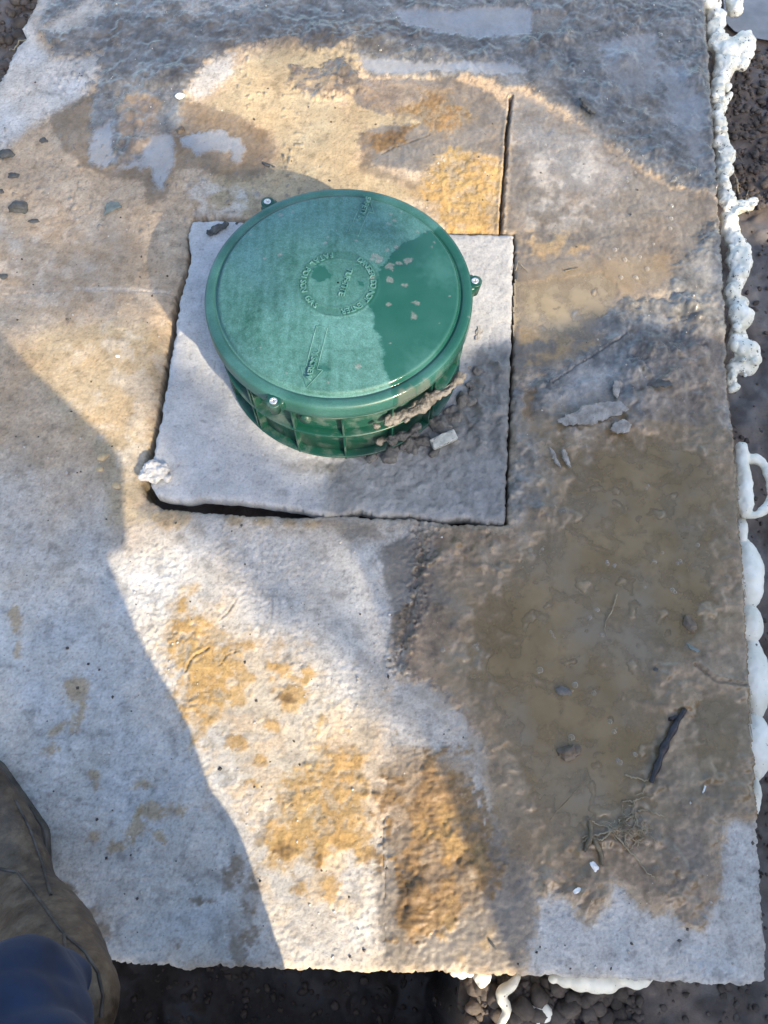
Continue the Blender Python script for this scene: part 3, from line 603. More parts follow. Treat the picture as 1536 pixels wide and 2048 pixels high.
lumps = sstep(0.25, 0.5, fbm(px, py, 40, 3, 81))
dusty = np.clip(.5 + .8 * nA[sl_] + .4 * nB[sl_] + .5 * nC[sl_], 0, 1)[..., None]
tp = np.array([.34, .345, .345]) + np.array([.14, .14, .14]) * dusty
mudc = np.array([.12, .117, .105]) + np.array([.15, .145, .135]) * np.clip(.5 + churn[sl_] + .4 * nA[sl_], 0, 1)[..., None]
k_ = np.clip(mm * (.72 + .3 * wa[sl_] + .3 * wb[sl_]) + thick * .6 + smear, 0, 1)[..., None]
tp = tp * (1 - k_) + mudc * k_
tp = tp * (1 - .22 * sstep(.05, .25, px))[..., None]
pits = sstep(.42, .5, fbm(px, py, 75, 2, 82)); tp *= (1 - .25 * pits)[..., None]
zp = 0.002 + 0.0016 * gran[sl_] + 0.002 * churn[sl_] + mm * (0.002 + .004 * churn[sl_]) + thick * (0.006 + 0.014 * churn2[sl_] + .006 * lumps) - .0012 * pits
edge_n = np.clip(-ps, 0, 1)
zp += -0.008 * np.exp(-edge_n / 0.005) + 0.004 * np.exp(-edge_n / .04) * fbm(px, py, 30, 3, 83)
# mud bank heaped against the riser on the right front
gyp, gxp = np.gradient(ps, XS[bx0:bx1], YS[by0:by1])[1], np.gradient(ps, XS[bx0:bx1], YS[by0:by1])[0]
glp = np.sqrt(gxp ** 2 + gyp ** 2) + 1e-9
nr = (ps > -.7 * cell) & (ps < 3 * cell)
pvx = np.where(nr, px - gxp / glp ** 2 * ps, px); pvy = np.where(nr, py - gyp / glp ** 2 * ps, py); pvz = np.where(ps > 0, -0.034, zp)
ii = np.arange(px.size).reshape(px.shape)
qp = np.stack([ii[:-1, :-1], ii[1:, :-1], ii[1:, 1:], ii[:-1, 1:]], -1).reshape(-1, 4)
qp = qp[(ps <= 0).ravel()[qp].any(1)]
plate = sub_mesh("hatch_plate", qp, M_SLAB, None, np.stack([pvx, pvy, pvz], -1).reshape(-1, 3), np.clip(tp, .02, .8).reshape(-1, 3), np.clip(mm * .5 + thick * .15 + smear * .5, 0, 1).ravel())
tag(plate, "square pale grey concrete plate under the green riser, mud on its right side", "concrete plate")

# ================================================================== GREEN RISER WITH ITS LID
ZL = 0.27
RC = gp(677, 577, ZL); RC = Vector((RC.x, RC.y, 0))
riser = tag(empty("access_riser", RC), "round green plastic riser with screwed-down dusty domed lid on concrete plate", "riser")
def plastic(name, base, dust, rough=0.35, amount=(.55, .75)):
    m, nt, b = mat(name)
    co = N(nt, "ShaderNodeTexCoord").outputs["Object"]
    n = noise_node(nt, co, 22, 5); n2 = noise_node(nt, co, 260, 3, .7)
    ad = N(nt, "ShaderNodeMath", operation='MULTIPLY_ADD'); nt.links.new(n2.outputs["Fac"], ad.inputs[0]); ad.inputs[1].default_value = .35; nt.links.new(n.outputs["Fac"], ad.inputs[2])
    r = ramp(nt, ad.outputs[0], [(amount[0], base), (amount[1], dust)]); nt.links.new(r.outputs[0], b.inputs["Base Color"])
    rr = ramp(nt, ad.outputs[0], [(amount[0], rough), (amount[1], .8)]); nt.links.new(rr.outputs[0], b.inputs["Roughness"])
    b.inputs["Subsurface Weight"].default_value = 0.0
    bump(nt, b, n2.outputs["Fac"], .12, .001); return m
M_GREEN = plastic("green_plastic", (.0030, .046, .031), (.10, .135, .125), .36, (.66, 1.02))
# lid skin with its own film of dust, the rinsed wet patch and mud spatter
m, nt, b = mat("dusty_green_lid")
co = N(nt, "ShaderNodeTexCoord").outputs["Object"]
at = N(nt, "ShaderNodeAttribute", attribute_name="tone"); wt = N(nt, "ShaderNodeAttribute", attribute_name="wet")
n1 = noise_node(nt, co, 330, 4, .75); r1 = ramp(nt, n1.outputs["Fac"], [(.3, .55), (.5, 1.0), (.64, 1.25), (.74, 2.3)])
sp = N(nt, "ShaderNodeMapRange"); nt.links.new(wt.outputs["Fac"], sp.inputs[0]); sp.inputs[3].default_value = 1.0; sp.inputs[4].default_value = 0.12
mx = N(nt, "ShaderNodeMix", data_type='RGBA', blend_type='MULTIPLY'); nt.links.new(sp.outputs[0], mx.inputs["Factor"])
nt.links.new(at.outputs["Color"], mx.inputs["A"]); nt.links.new(r1.outputs[0], mx.inputs["B"]); nt.links.new(mx.outputs["Result"], b.inputs["Base Color"])
rr = ramp(nt, wt.outputs["Fac"], [(0, .62), (1, .12)]); nt.links.new(rr.outputs[0], b.inputs["Roughness"])
bump(nt, b, n1.outputs["Fac"], .22, .0012)
M_LID = m
NT = 480
prof = [(r_, 0.021 * (1 - (r_ / .27) ** 2) - 0.0) for r_ in np.arange(0.0025, 0.268, 0.0025)]
prof += [(.2690, -.0005), (.2715, -.0022), (.2735, -.0055), (.2748, -.0095), (.2762, -.0128), (.2785, -.0130), (.2800, -.0100), (.2830, -.0082), (.2880, -.0072), (.2950, -.0072), (.3000, -.0082), (.3030, -.0105), (.3048, -.0145), (.3054, -.020), (.3058, -.034), (.3062, -.047), (.3045, -.0485), (.300, -.0485), (.292, -.046)]
pr_ = np.array(prof); th = np.linspace(0, 2 * np.pi, NT, endpoint=False)
LX = np.concatenate([[0], (pr_[:, 0:1] * np.cos(th)).ravel()]); LY = np.concatenate([[0], (pr_[:, 0:1] * np.sin(th)).ravel()])
LZ = np.concatenate([[0.021], np.repeat(pr_[:, 1], NT)])
rad = np.hypot(LX, LY)
def ringbump(r0, wd, h): return h * np.exp(-((rad - r0) / wd) ** 2)
inner = rad < .269
LZ = LZ + np.where(inner, ringbump(.0905, .0018, .0016) + ringbump(.0665, .0018, .0016) + .0006 * fbm(LX, LY, 9, 3, 91), 0)
n_ = len(prof); k = np.arange(NT); k1 = (k + 1) % NT
faces = np.concatenate([np.stack([1 + i * NT + k, 1 + (i + 1) * NT + k, 1 + (i + 1) * NT + k1, 1 + i * NT + k1], -1) for i in range(n_ - 1)])
cap = np.stack([np.zeros(NT, int), 1 + k, 1 + k1, 1 + k1], -1)
# paint the lid
def L2(pts, z=.285): return np.array([(gp(u, v, z) - RC)[:2] for u, v in pts])
lwa = fbm(LX, LY, 12, 3, 92); lwb = fbm(LX, LY, 60, 4, 93)
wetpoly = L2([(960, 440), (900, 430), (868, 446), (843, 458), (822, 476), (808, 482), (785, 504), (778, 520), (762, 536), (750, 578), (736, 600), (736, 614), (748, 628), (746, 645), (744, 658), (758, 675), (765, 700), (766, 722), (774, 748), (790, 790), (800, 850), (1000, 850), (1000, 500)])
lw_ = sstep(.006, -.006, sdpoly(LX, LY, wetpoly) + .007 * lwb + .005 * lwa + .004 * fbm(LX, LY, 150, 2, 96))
lw_ = np.maximum(lw_, sstep(.003, -.003, sdpoly(LX, LY, L2([(626, 540), (636, 532), (650, 536), (658, 548), (668, 552), (660, 560), (640, 566), (624, 562)])) + .010 * lwb))
lw_ = np.maximum(lw_, .8 * sstep(.003, -.003, sdpoly(LX, LY, L2([(712, 562), (726, 566), (728, 574), (718, 574)])) + .004 * lwb))
lw_ = np.maximum(lw_, .55 * sstep(.004, -.004, sdpoly(LX, LY, L2([(735, 398), (752, 396), (754, 412), (742, 416)])) + .006 * lwb))
lw_ = np.maximum(lw_, .6 * sstep(.004, -.004, sdpoly(LX, LY, L2([(626, 732), (650, 726), (664, 736), (640, 742)])) + .008 * lwb))
halo = sstep(.05, -.02, np.minimum(np.hypot(LX - L2([(885, 535)])[0, 0], LY - L2([(885, 535)])[0, 1]) - .02, np.hypot(LX - L2([(860, 725)])[0, 0], LY - L2([(860, 725)])[0, 1]) - .025) + .03 * lwb)
dust = np.clip(.62 + .35 * lwa + .35 * lwb + .25 * fbm(LX, LY, 170, 2, 97) + .22 * fbm(LX, LY, 4, 2, 98), .1, 1.1)
dust = np.where(rad > .2765, np.clip(.42 + .4 * lwa, .15, .8), dust)
dust = np.where((rad > .2735) & (rad < .2792), .9, dust)
streak = pn(LX * 90, LY * 6, 95); dust = np.clip(dust + .22 * streak * (LX < .02) * inner, 0, 1.1)
cen = sstep(.092, .088, rad) * sstep(.064, .068, rad); dust = dust * (1 - .45 * cen) ; dust = np.where(rad < .066, dust * .72, dust)
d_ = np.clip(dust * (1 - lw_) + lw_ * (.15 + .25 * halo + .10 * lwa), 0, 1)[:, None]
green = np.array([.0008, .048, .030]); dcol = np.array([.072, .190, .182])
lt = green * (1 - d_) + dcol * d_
spk = np.zeros(len(LX))
for (u_, v_, r_) in [(560, 422, 7), (585, 417, 8), (511, 493, 5), (528, 515, 8), (560, 508, 8), (649, 488, 9), (655, 475, 7), (712, 482, 5), (777, 443, 9), (789, 435, 6), (781, 421, 6), (803, 415, 4), (782, 406, 5), (500, 460, 4), (500, 572, 4), (835, 457, 6), (852, 456, 7), (792, 492, 8), (750, 512, 10), (758, 522, 12), (745, 520, 8), (775, 500, 7), (745, 557, 7), (815, 520, 16), (800, 525, 9), (780, 535, 14), (782, 560, 15), (806, 570, 12), (833, 603, 12), (828, 628, 14), (775, 608, 8), (870, 477, 6), (864, 487, 6), (780, 684, 5), (716, 730, 8), (940, 620, 5), (592, 432, 3), (650, 452, 3), (640, 470, 3), (672, 460, 3), (770, 452, 3), (450, 640, 3), (520, 690, 3), (610, 650, 3), (690, 690, 3), (655, 760, 4), (570, 740, 3), (720, 780, 4), (880, 640, 3), (900, 585, 4)]:
    c_ = L2([(u_, v_)])[0]; rr_ = r_ * .00066
    spk = np.maximum(spk, sstep(1.1, .7, np.hypot(LX - c_[0], (LY - c_[1]) * 1.2) / rr_ + 1.6 * lwb + .6 * lwa))
spk *= (.45 + .55 * np.clip(.5 + 1.5 * fbm(LX, LY, 260, 2, 99), 0, 1))
lt = lt * (1 - .42 * spk[:, None]) + .42 * spk[:, None] * np.array([.30, .26, .27])
mudrim = sstep(.004, -.004, sdpoly(LX, LY, L2([(795, 790), (840, 775), (900, 735), (945, 690), (960, 700), (920, 770), (830, 820), (790, 815)], .25)) + .02 * lwb) * (rad > .276)
lt = lt * (1 - .5 * mudrim[:, None]) + .5 * mudrim[:, None] * np.array([.15, .145, .125])
lid_me = mesh_np("lid", np.stack([LX, LY, LZ + ZL], -1), np.concatenate([faces, cap])); lid_me.validate()
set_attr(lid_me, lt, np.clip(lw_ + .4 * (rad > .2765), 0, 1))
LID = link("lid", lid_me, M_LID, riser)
LID["label"] = "domed green lid with dusty top and a dark wet patch on its right"
# wall, rings and ribs
def lathe(name, prof, m, parent, nt_=160):
    bm = bmesh.new(); rings = [[bm.verts.new((r_ * math.cos(2 * math.pi * i / nt_), r_ * math.sin(2 * math.pi * i / nt_), z_)) for i in range(nt_)] for r_, z_ in prof]
    for a, b_ in zip(rings, rings[1:]):
        for i in range(nt_): bm.faces.new((a[i], a[(i + 1) % nt_], b_[(i + 1) % nt_], b_[i]))
    bmesh.ops.recalc_face_normals(bm, faces=bm.faces)
    return link(name, bm_mesh(name, bm), m, parent)
lathe("wall", [(.262, .24), (.278, .24), (.278, -.05), (.262, -.05)], M_GREEN, riser)
for z_ in (.205, .118, .012):
    lathe("ring_rib", [(.276, z_ + .003), (.296, z_ + .003), (.2985, z_ + .0015), (.2985, z_ - .0015), (.296, z_ - .003), (.276, z_ - .003)], M_GREEN, riser)
def box_bm(bm, c, d, rz=0, bev=0.0):
    M = Matrix.Translation(Vector(c)) @ Matrix.Rotation(rz, 4, 'Z') @ Matrix.Diagonal((*d, 1))
    g = bmesh.ops.create_cube(bm, size=1, matrix=M)
    if bev:
        es = list({e for v in g['verts'] for e in v.link_edges}); bmesh.ops.bevel(bm, geom=es, offset=bev, segments=2, affect='EDGES', profile=.5)
bm = bmesh.new(); box_bm(bm, (.2865, 0, .105), (.020, .0045, .21), 0, .001); rib_me = bm_mesh("rib", bm)
for i in range(16):
    a = R(-88 + 22.5 * i)
    for off in ((-.0, ) if i % 4 != 2 else (-.022, .022)):
        o = link("rib", rib_me, M_GREEN, riser, smooth=False); o.rotation_euler = (0, 0, a + off)
for a in (-105, 15, 135):                      # moulded plugs between the rings
    bm = bmesh.new(); bmesh.ops.create_cone(bm, segments=24, radius1=.014, radius2=.012, depth=.014, cap_ends=True, matrix=Matrix.Translation((.284, 0, .165)) @ Matrix.Rotation(R(90), 4, 'Y'))
    o = link("plug", bm_mesh("plug", bm), M_GREEN, riser); o.rotation_euler = (0, 0, R(a))
# screw lugs with screws
M_STEEL = simple("zinc_screw", (.45, .45, .44), (.72, .72, .70), 300, .35, .2, .0004); M_STEEL.node_tree.nodes["Principled BSDF"].inputs["Metallic"].default_value = .8
def screw_mesh():
    rs = np.linspace(0, 1, 12); tt = np.linspace(0, 2 * np.pi, 48, endpoint=False); V = [(0, 0, -.002)]; R0 = .0085
    for r_ in rs[1:]:
        for t in tt:
            x, y = R0 * r_ * math.cos(t), R0 * r_ * math.sin(t); z_ = .0028 * math.sqrt(max(0, 1 - .9 * r_ * r_))
            cr = max(0, 1 - (abs(x) / .0016) ** 6) * (abs(y) < .0050) + max(0, 1 - (abs(y) / .0016) ** 6) * (abs(x) < .0050)
            V.append((x, y, z_ - .0028 * min(1, cr)))
    k = np.arange(48); k1 = (k + 1) % 48
    Fq = [np.stack([1 + i * 48 + k, 1 + (i + 1) * 48 + k, 1 + (i + 1) * 48 + k1, 1 + i * 48 + k1], -1) for i in range(10)]
    me = mesh_np("screw", V, np.concatenate(Fq + [np.stack([0 * k, 1 + k, 1 + k1, 1 + k1], -1)])); me.validate(); return me
SCR = screw_mesh()
for i, (a, rr_) in enumerate(((124.0, .3165), (5.3, .3125), (-115.0, .315))):
    bm = bmesh.new()
    bmesh.ops.create_cone(bm, segments=32, radius1=.0115, radius2=.0165, depth=.040, cap_ends=True, matrix=Matrix.Translation((rr_, 0, ZL - .030)))
    bmesh.ops.bevel(bm, geom=[e for e in bm.edges if all(v.co.z > ZL - .012 for v in e.verts)], offset=.002, segments=3, affect='EDGES', profile=.5)
    box_bm(bm, (rr_ - .014, 0, ZL - .0265), (.026, .044, .031), 0, .005)
    lug = link("screw_lug", bm_mesh("screw_lug", bm), M_GREEN, riser); lug.rotation_euler = (0, 0, R(a))
    sc = link("screw", SCR, M_STEEL, lug); sc.location = (rr_, 0, ZL - .0098); sc.rotation_euler = (0, 0, .4 + i)
# raised lettering and arrows (parts of the lid)
M_EMB = plastic("green_raised", (.006, .095, .080), (.11, .24, .22), .4, (.45, .85))
def text_mesh(s, size, ext=.0018):
    cu = bpy.data.curves.new("t", 'FONT'); cu.body = s; cu.size = size; cu.extrude = ext; cu.bevel_depth = .0003; cu.align_x = 'CENTER'; cu.align_y = 'CENTER'; cu.resolution_u = 3
    o = bpy.data.objects.new("t", cu); C.objects.link(o); dg = bpy.context.evaluated_depsgraph_get()
    me = bpy.data.meshes.new_from_object(o.evaluated_get(dg)); bpy.data.objects.remove(o); bpy.data.curves.remove(cu); return me
def lidz(x, y): return ZL + .021 * (1 - (x * x + y * y) / .27 ** 2)
def place_text(me, x, y, rot, name="letter"):
    o = link(name, me, M_EMB, LID, smooth=False); o.location = (x, y, lidz(x, y) + .0008)
    n = Vector((2 * .021 * x / .27 ** 2, 2 * .021 * y / .27 ** 2, 1)).normalized()
    o.rotation_euler = (n.to_track_quat('Z', 'Y').to_matrix() @ Matrix.Rotation(rot - n.to_track_quat('Z', 'Y').to_euler().z, 3, 'Z')).to_euler() if False else (0, 0, rot)
    return o
cache = {}
def letters_arc(s, a0, a1, r_, outward, size=.0185):
    for i, ch in enumerate(s):
        if ch == ' ': continue
        a = R(a0 + (a1 - a0) * i / max(1, len(s) - 1))
        if ch not in cache: cache[ch] = text_mesh(ch, size)
        place_text(cache[ch], r_ * math.cos(a), r_ * math.sin(a), a - math.pi / 2 if outward else a + math.pi / 2)
letters_arc("DANGER DO NOT ENTER", 52, -80, .0785, True, .0185)
letters_arc("FATAL", 102, 138, .0785, False)
letters_arc("POISON", 152, 195, .0785, False)
letters_arc("GAS", 213, 232, .0785, False)
c_ = L2([(691, 568)])[0]; adir = L2([(683, 598)])[0] - L2([(702, 540)])[0]; ang = math.atan2(adir[1], adir[0])
place_text(text_mesh("TUF-TITE", .019), c_[0], c_[1], ang, "lettering")
def arrow(tail, head, txt, rev):
    t = L2([tail])[0]; h = L2([head])[0]; d = Vector(h - t); Lg = d.length; d.normalize(); n = Vector((-d.y, d.x)); wd = .0125
    hl = .045
    pts = [(0, wd), (Lg - hl, wd), (Lg - hl, wd + .013), (Lg, 0), (Lg - hl, -wd - .013), (Lg - hl, -wd), (0, -wd), (0, wd)]
    bm = bmesh.new(); P = []
    for i in range(len(pts) - 1):
        a = Vector(pts[i]); b_ = Vector(pts[i + 1])
        for k in range(8): P.append(a.lerp(b_, k / 8))
    P.append(Vector(pts[-1]))
    W = []
    for p in P:
        x, y = t[0] + d.x * p.x + n.x * p.y, t[1] + d.y * p.x + n.y * p.y; W.append((x, y, lidz(x, y) + .0004))
    tube_bm(bm, W, .0011, 6)
    link("arrow_outline", bm_mesh("arrow_outline", bm), M_EMB, LID)
    mid = Vector(t) + d * (Lg * .50); a = math.atan2(d.y, d.x)
    place_text(text_mesh(txt, .0172), mid.x, mid.y, a + (math.pi if rev else 0), "lettering")
arrow((644, 655), (612, 768), "SAFETY SCREW", False)
arrow((706, 470), (738, 388), "SAFETY SCREW", True)
# mud clods stuck on the riser
M_MUD = simple("wet_grey_mud", (.082, .077, .069), (.20, .188, .168), 26, .5, .9, .006, rr=(.35, .75))
def px_ball(u, v, z, r, flat=1.0): c = gp(u, v, z); k = mpp(u, v, z); return (c, (r * k, r * k, r * k * flat))
mc = blob_mesh("mud_clod", [px_ball(u, v, .150 + .0002 * (u - 760), r * .62, .7) for u, v, r in [(755, 850, 11), (775, 842, 17), (788, 836, 19), (800, 832, 20), (811, 827, 21), (834, 814, 23), (855, 802, 22), (875, 790, 18), (895, 776, 17), (915, 759, 17), (822, 822, 22), (845, 808, 24), (865, 796, 20), (885, 785, 14), (905, 768, 17), (925, 750, 15), (938, 735, 11), (815, 838, 14)]], .003, .010, 34, .003, 110, 8)
tag(link("mud_clod", mc, M_MUD), "grey-brown mud stuck under the lid rim on the riser's right front", "mud")
mc = blob_mesh("mud_clod", [px_ball(u, v, .062, r * .7, .8) for u, v, r in [(762, 882, 11), (782, 878, 17), (805, 872, 19), (826, 862, 16), (838, 852, 10)]], .003, .009, 34, .003, 110, 8)
tag(link("mud_clod", mc, M_MUD), "mud wedged between the riser's ribs near its base", "mud")
mc = blob_mesh("mud_clod", [px_ball(u, v, .006, r, .4) for u, v, r in [(740, 912, 16), (780, 905, 18), (820, 895, 20), (850, 880, 18), (880, 850, 22), (905, 830, 22), (930, 800, 20), (945, 770, 16), (960, 745, 13), (900, 855, 16), (870, 900, 12)]], .0035, .013, 30, .004, 90, 8)
tag(link("mud_clod", mc, M_MUD), "low bank of grey mud heaped along the riser's right foot", "mud")
# broken grey block lying in the mud
bm = bmesh.new(); box_bm(bm, (0, 0, 0), (.064, .027, .026), 0, .003); bmesh.ops.subdivide_edges(bm, edges=bm.edges, cuts=3, use_grid_fill=True)
for v in bm.verts: v.co += Vector((mnoise.noise(v.co * 70), mnoise.noise(v.co * 70 + Vector((9, 0, 0))), mnoise.noise(v.co * 70 + Vector((0, 9, 0))))) * .0022
M_BLOCK = simple("pale_grey_block", (.30, .31, .28), (.50, .51, .47), 60, .7, .5, .002, spots=(90, .62, (.10, .09, .08)))
o = link("block_fragment", bm_mesh("block_fragment", bm), M_BLOCK, smooth=False); p = gp(887, 880, .02); o.location = p; o.rotation_euler = (R(12), R(-4), R(25))
tag(o, "pale grey rectangular block fragment lying in mud right of the riser", "block")

# ================================================================== GROUND ROUND THE SLAB
def nonuni(lo, hi, st, far):
    a = [lo]; d = st
    while a[0] > -far: d *= 1.18; a.insert(0, a[0] - d)
    b_ = list(np.arange(lo + st, hi, st)); d = st; e = [b_[-1]]
    while e[-1] < far: d *= 1.18; e.append(e[-1] + d)
    return np.array(a + b_ + e[1:])
gxs = nonuni(-1.6, 1.7, .0075, 150); gys = nonuni(-.75, 3.0, .0085, 150)
SX, SY = np.meshgrid(gxs, gys, indexing='ij')
SZ = -.135 + .012 * fbm(SX, SY, 2.5, 3, 101) + .022 * fbm(SX, SY, 14, 4, 102) + .010 * (ridged(SX, SY, 34, 3, 103) - .6)
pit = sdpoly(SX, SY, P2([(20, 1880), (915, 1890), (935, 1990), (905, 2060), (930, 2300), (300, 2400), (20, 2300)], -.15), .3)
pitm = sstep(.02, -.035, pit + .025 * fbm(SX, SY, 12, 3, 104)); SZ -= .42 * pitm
flat = sstep(.05, -.03, sdpoly(SX, SY, P2([(1440, -60), (1700, -60), (1700, 60), (1540, 95), (1490, 80), (1450, 60)], -.13), .3)); SZ = SZ * (1 - flat) + flat * -.145
cl_ = np.clip(.5 + 1.0 * fbm(SX, SY, 9, 5, 105) + .3 * fbm(SX, SY, 60, 3, 106), 0, 1)[..., None]
gt = np.array([.050, .038, .030]) + np.array([.085, .067, .053]) * cl_
gb = sstep(-.1, .25, fbm(SX, SY, 3, 3, 107))[..., None]; gt = gt * (1 - .6 * gb) + .6 * gb * (np.array([.075, .073, .072]) + .07 * cl_)
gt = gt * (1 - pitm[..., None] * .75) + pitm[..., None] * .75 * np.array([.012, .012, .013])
far_ = sstep(.3, 1.2, np.maximum(np.maximum(-1.6 - SX, SX - 1.7), np.maximum(-.75 - SY, SY - 3.0)))
SZ = SZ * (1 - far_) + far_ * -.135; gt = gt * (1 - far_[..., None]) + far_[..., None] * np.array([.085, .067, .053])
gw = np.clip(.30 + .5 * fbm(SX, SY, 8, 3, 108), 0, .8) * (1 - far_)
gi = np.arange(SX.size).reshape(SX.shape)
gq = np.stack([gi[:-1, :-1], gi[1:, :-1], gi[1:, 1:], gi[:-1, 1:]], -1).reshape(-1, 4)
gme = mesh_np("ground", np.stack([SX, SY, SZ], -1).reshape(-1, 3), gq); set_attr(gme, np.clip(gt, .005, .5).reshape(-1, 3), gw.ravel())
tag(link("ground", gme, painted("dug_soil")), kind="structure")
def ground_z(p):
    ix = int(np.clip(np.searchsorted(gxs, p.x), 0, len(gxs) - 1)); iy = int(np.clip(np.searchsorted(gys, p.y), 0, len(gys) - 1)); return float(SZ[ix, iy])
# pool of grey water, upper right
pl = P2([(1444, -60), (1720, -60), (1720, 50), (1560, 82), (1500, 72), (1470, 60), (1450, 40)], -.13)
bm = bmesh.new(); bm.faces.new([bm.verts.new((x, y, -.134)) for x, y in pl])
m, nt, b = mat("grey_slurry_water"); b.inputs["Base Color"].default_value = (.20, .21, .215, 1); b.inputs["Roughness"].default_value = .12
co = N(nt, "ShaderNodeTexCoord").outputs["Object"]; n = noise_node(nt, co, 40, 4); bump(nt, b, n.outputs["Fac"], .12, .006)
n = noise_node(nt, co, 14, 4); r = ramp(nt, n.outputs["Fac"], [(.35, (.17, .18, .185)), (.65, (.24, .245, .25))]); nt.links.new(r.outputs[0], b.inputs["Base Color"])
tag(link("puddle", bm_mesh("puddle", bm), m), kind="structure")
# loose clods of earth
M_CLOD = simple("soil_clods", (.030, .024, .020), (.115, .095, .080), 18, .85, .8, .004)
protos = []
for s_ in range(8):
    me_ = rock_mesh("c", (1, .85, .75), 200 + s_, .4, 2, 5); v = np.array([x.co[:] for x in me_.vertices]); f = np.array([x.vertices[:] for x in me_.polygons]); protos.append((v, f))
def clods(regions, name):
    Vs, Fs, off = [], [], 0
    for (u0, v0, u1, v1, n, r0, r1, z) in regions:
        for _ in range(n):
            u_, v_ = random.uniform(u0, u1), random.uniform(v0, v1); p = gp(u_, v_, z); p.z = ground_z(p)
            s = (r0 + (r1 - r0) * random.random() ** 3) * .0012; v, f = random.choice(protos); a = random.uniform(0, 6.28); ca, sa = math.cos(a), math.sin(a)
            vv = v * s * np.array([random.uniform(.8, 1.3), 1, random.uniform(.6, 1)]); vv = np.stack([vv[:, 0] * ca - vv[:, 1] * sa, vv[:, 0] * sa + vv[:, 1] * ca, vv[:, 2]], -1) + np.array([p.x, p.y, p.z + s * .25])
            Vs.append(vv); Fs.append(f + off); off += len(vv)
    return link(name, mesh_np(name, np.concatenate(Vs), np.concatenate(Fs)), M_CLOD)
tag(clods([(-60, -30, 90, 190, 260, 4, 26, -.13), (1440, 95, 1640, 420, 900, 4, 13, -.13), (1450, 400, 1640, 1000, 200, 3, 9, -.13), (1480, 1000, 1640, 2000, 200, 3, 9, -.13), (925, 1930, 1280, 2100, 520, 4, 20, -.14), (1250, 1950, 1600, 2100, 50, 3, 8, -.14), (250, 1930, 930, 2100, 260, 3, 10, -.5)], "soil_clods"),
    "loose dark clods of earth strewn beside the slab", "soil", kind="stuff")

# ================================================================== EXPANDING FOAM
def foam_mat(name, spots=True):
    m, nt, b = mat(name)
    co = N(nt, "ShaderNodeTexCoord").outputs["Object"]
    n = noise_node(nt, co, 18, 3); r = ramp(nt, n.outputs["Fac"], [(.35, (.66, .64, .52)), (.65, (.82, .80, .70))]); col = r.outputs[0]
    for sc, th, c in ([(95, .69, (.06, .05, .04)), (38, .72, (.16, .13, .10)), (150, .70, (.12, .10, .08))] if spots else [(60, .735, (.07, .06, .05)), (150, .74, (.10, .09, .07))]):
        v = noise_node(nt, co, sc, 2); rs = ramp(nt, v.outputs["Fac"], [(th - .03, 0.0), (th + .01, 1.0)])
        mx = N(nt, "ShaderNodeMix", data_type='RGBA'); nt.links.new(rs.outputs[0], mx.inputs["Factor"]); nt.links.new(col, mx.inputs["A"]); mx.inputs["B"].default_value = (*c, 1); col = mx.outputs["Result"]
    nt.links.new(col, b.inputs["Base Color"]); b.inputs["Roughness"].default_value = .5
    b.inputs["Subsurface Weight"].default_value = .12; b.inputs["Subsurface Radius"].default_value = (.012, .010, .007); b.inputs["Subsurface Scale"].default_value = .5
    n2 = noise_node(nt, co, 70 if spots else 28, 5, .6); bump(nt, b, n2.outputs["Fac"], .28 if spots else .15, .006); return m
M_FOAM = foam_mat("dirty_foam", True); M_FOAM_S = foam_mat("smooth_foam", False)
def chain(pts, sub=4):
    out = []
    for a_, b_ in zip(pts, pts[1:]):
        far = math.hypot(a_[0] - b_[0], a_[1] - b_[1]) > 40
        out += [tuple(a_[i] + (b_[i] - a_[i]) * t_ / sub for i in range(3)) for t_ in range(1 if far else sub)]
    return out + [pts[-1]]
def fb(u, v, r, z=-.045, rv=None, rz=None):
    c = gp(u, v, z); k = mpp(u, v, z); return (c, (r * k, (rv or r) * k * 1.1, (rz or r) * k))
bead = [(1420, -25, 20), (1424, 10, 20), (1430, 50, 17), (1436, 82, 18), (1448, 100, 26), (1462, 112, 26), (1480, 92, 24), (1492, 82, 18), (1496, 108, 14), (1486, 128, 10), (1476, 132, 9), (1452, 135, 22), (1442, 160, 18), (1436, 185, 12), (1436, 205, 12), (1436, 225, 14), (1442, 245, 14), (1434, 268, 9), (1444, 290, 15), (1450, 312, 18), (1450, 338, 16), (1446, 362, 11), (1448, 385, 14), (1455, 405, 17),
        (1474, 414, 12), (1486, 412, 10), (1498, 408, 10), (1507, 405, 9), (1458, 432, 17), (1464, 458, 17), (1470, 482, 20), (1477, 508, 23), (1480, 535, 22), (1472, 560, 17), (1470, 582, 17), (1476, 606, 20), (1480, 636, 24), (1496, 628, 11), (1474, 664, 15), (1476, 690, 20), (1490, 702, 22), (1504, 706, 15), (1494, 732, 18), (1474, 726, 14), (1466, 760, 13), (1464, 774, 9), (1440, 195, 7)]
rnd = random.Random(9); balls = [fb(u, v, r, -.045 + .012 * math.sin(v * .11), rz=r * .9) for u, v, r in bead]
for (u0, v0, r0), (u1, v1, r1) in zip(bead, bead[1:]):
    if abs(v1 - v0) < 45:
        for t_ in (.33, .66): balls.append(fb(u0 + (u1 - u0) * t_ + rnd.uniform(-5, 5), v0 + (v1 - v0) * t_ + rnd.uniform(-4, 4), (r0 + (r1 - r0) * t_) * rnd.uniform(.75, 1.05), -.045 + rnd.uniform(-.008, .012)))
rnd = random.Random(5)
balls += [fb(u + rnd.uniform(-.6, .9) * r, v + rnd.uniform(-1, 1) * r, r * rnd.uniform(.25, .45), -.03 + .012 * math.sin(v * .11)) for u, v, r in bead for _ in range(2)]
tag(link("foam_bead", blob_mesh("foam_bead", balls, .0030, .010, 24, .0022, 80, 7), M_FOAM), "lumpy dirty white expanding foam bead along the slab's upper right edge", "foam")
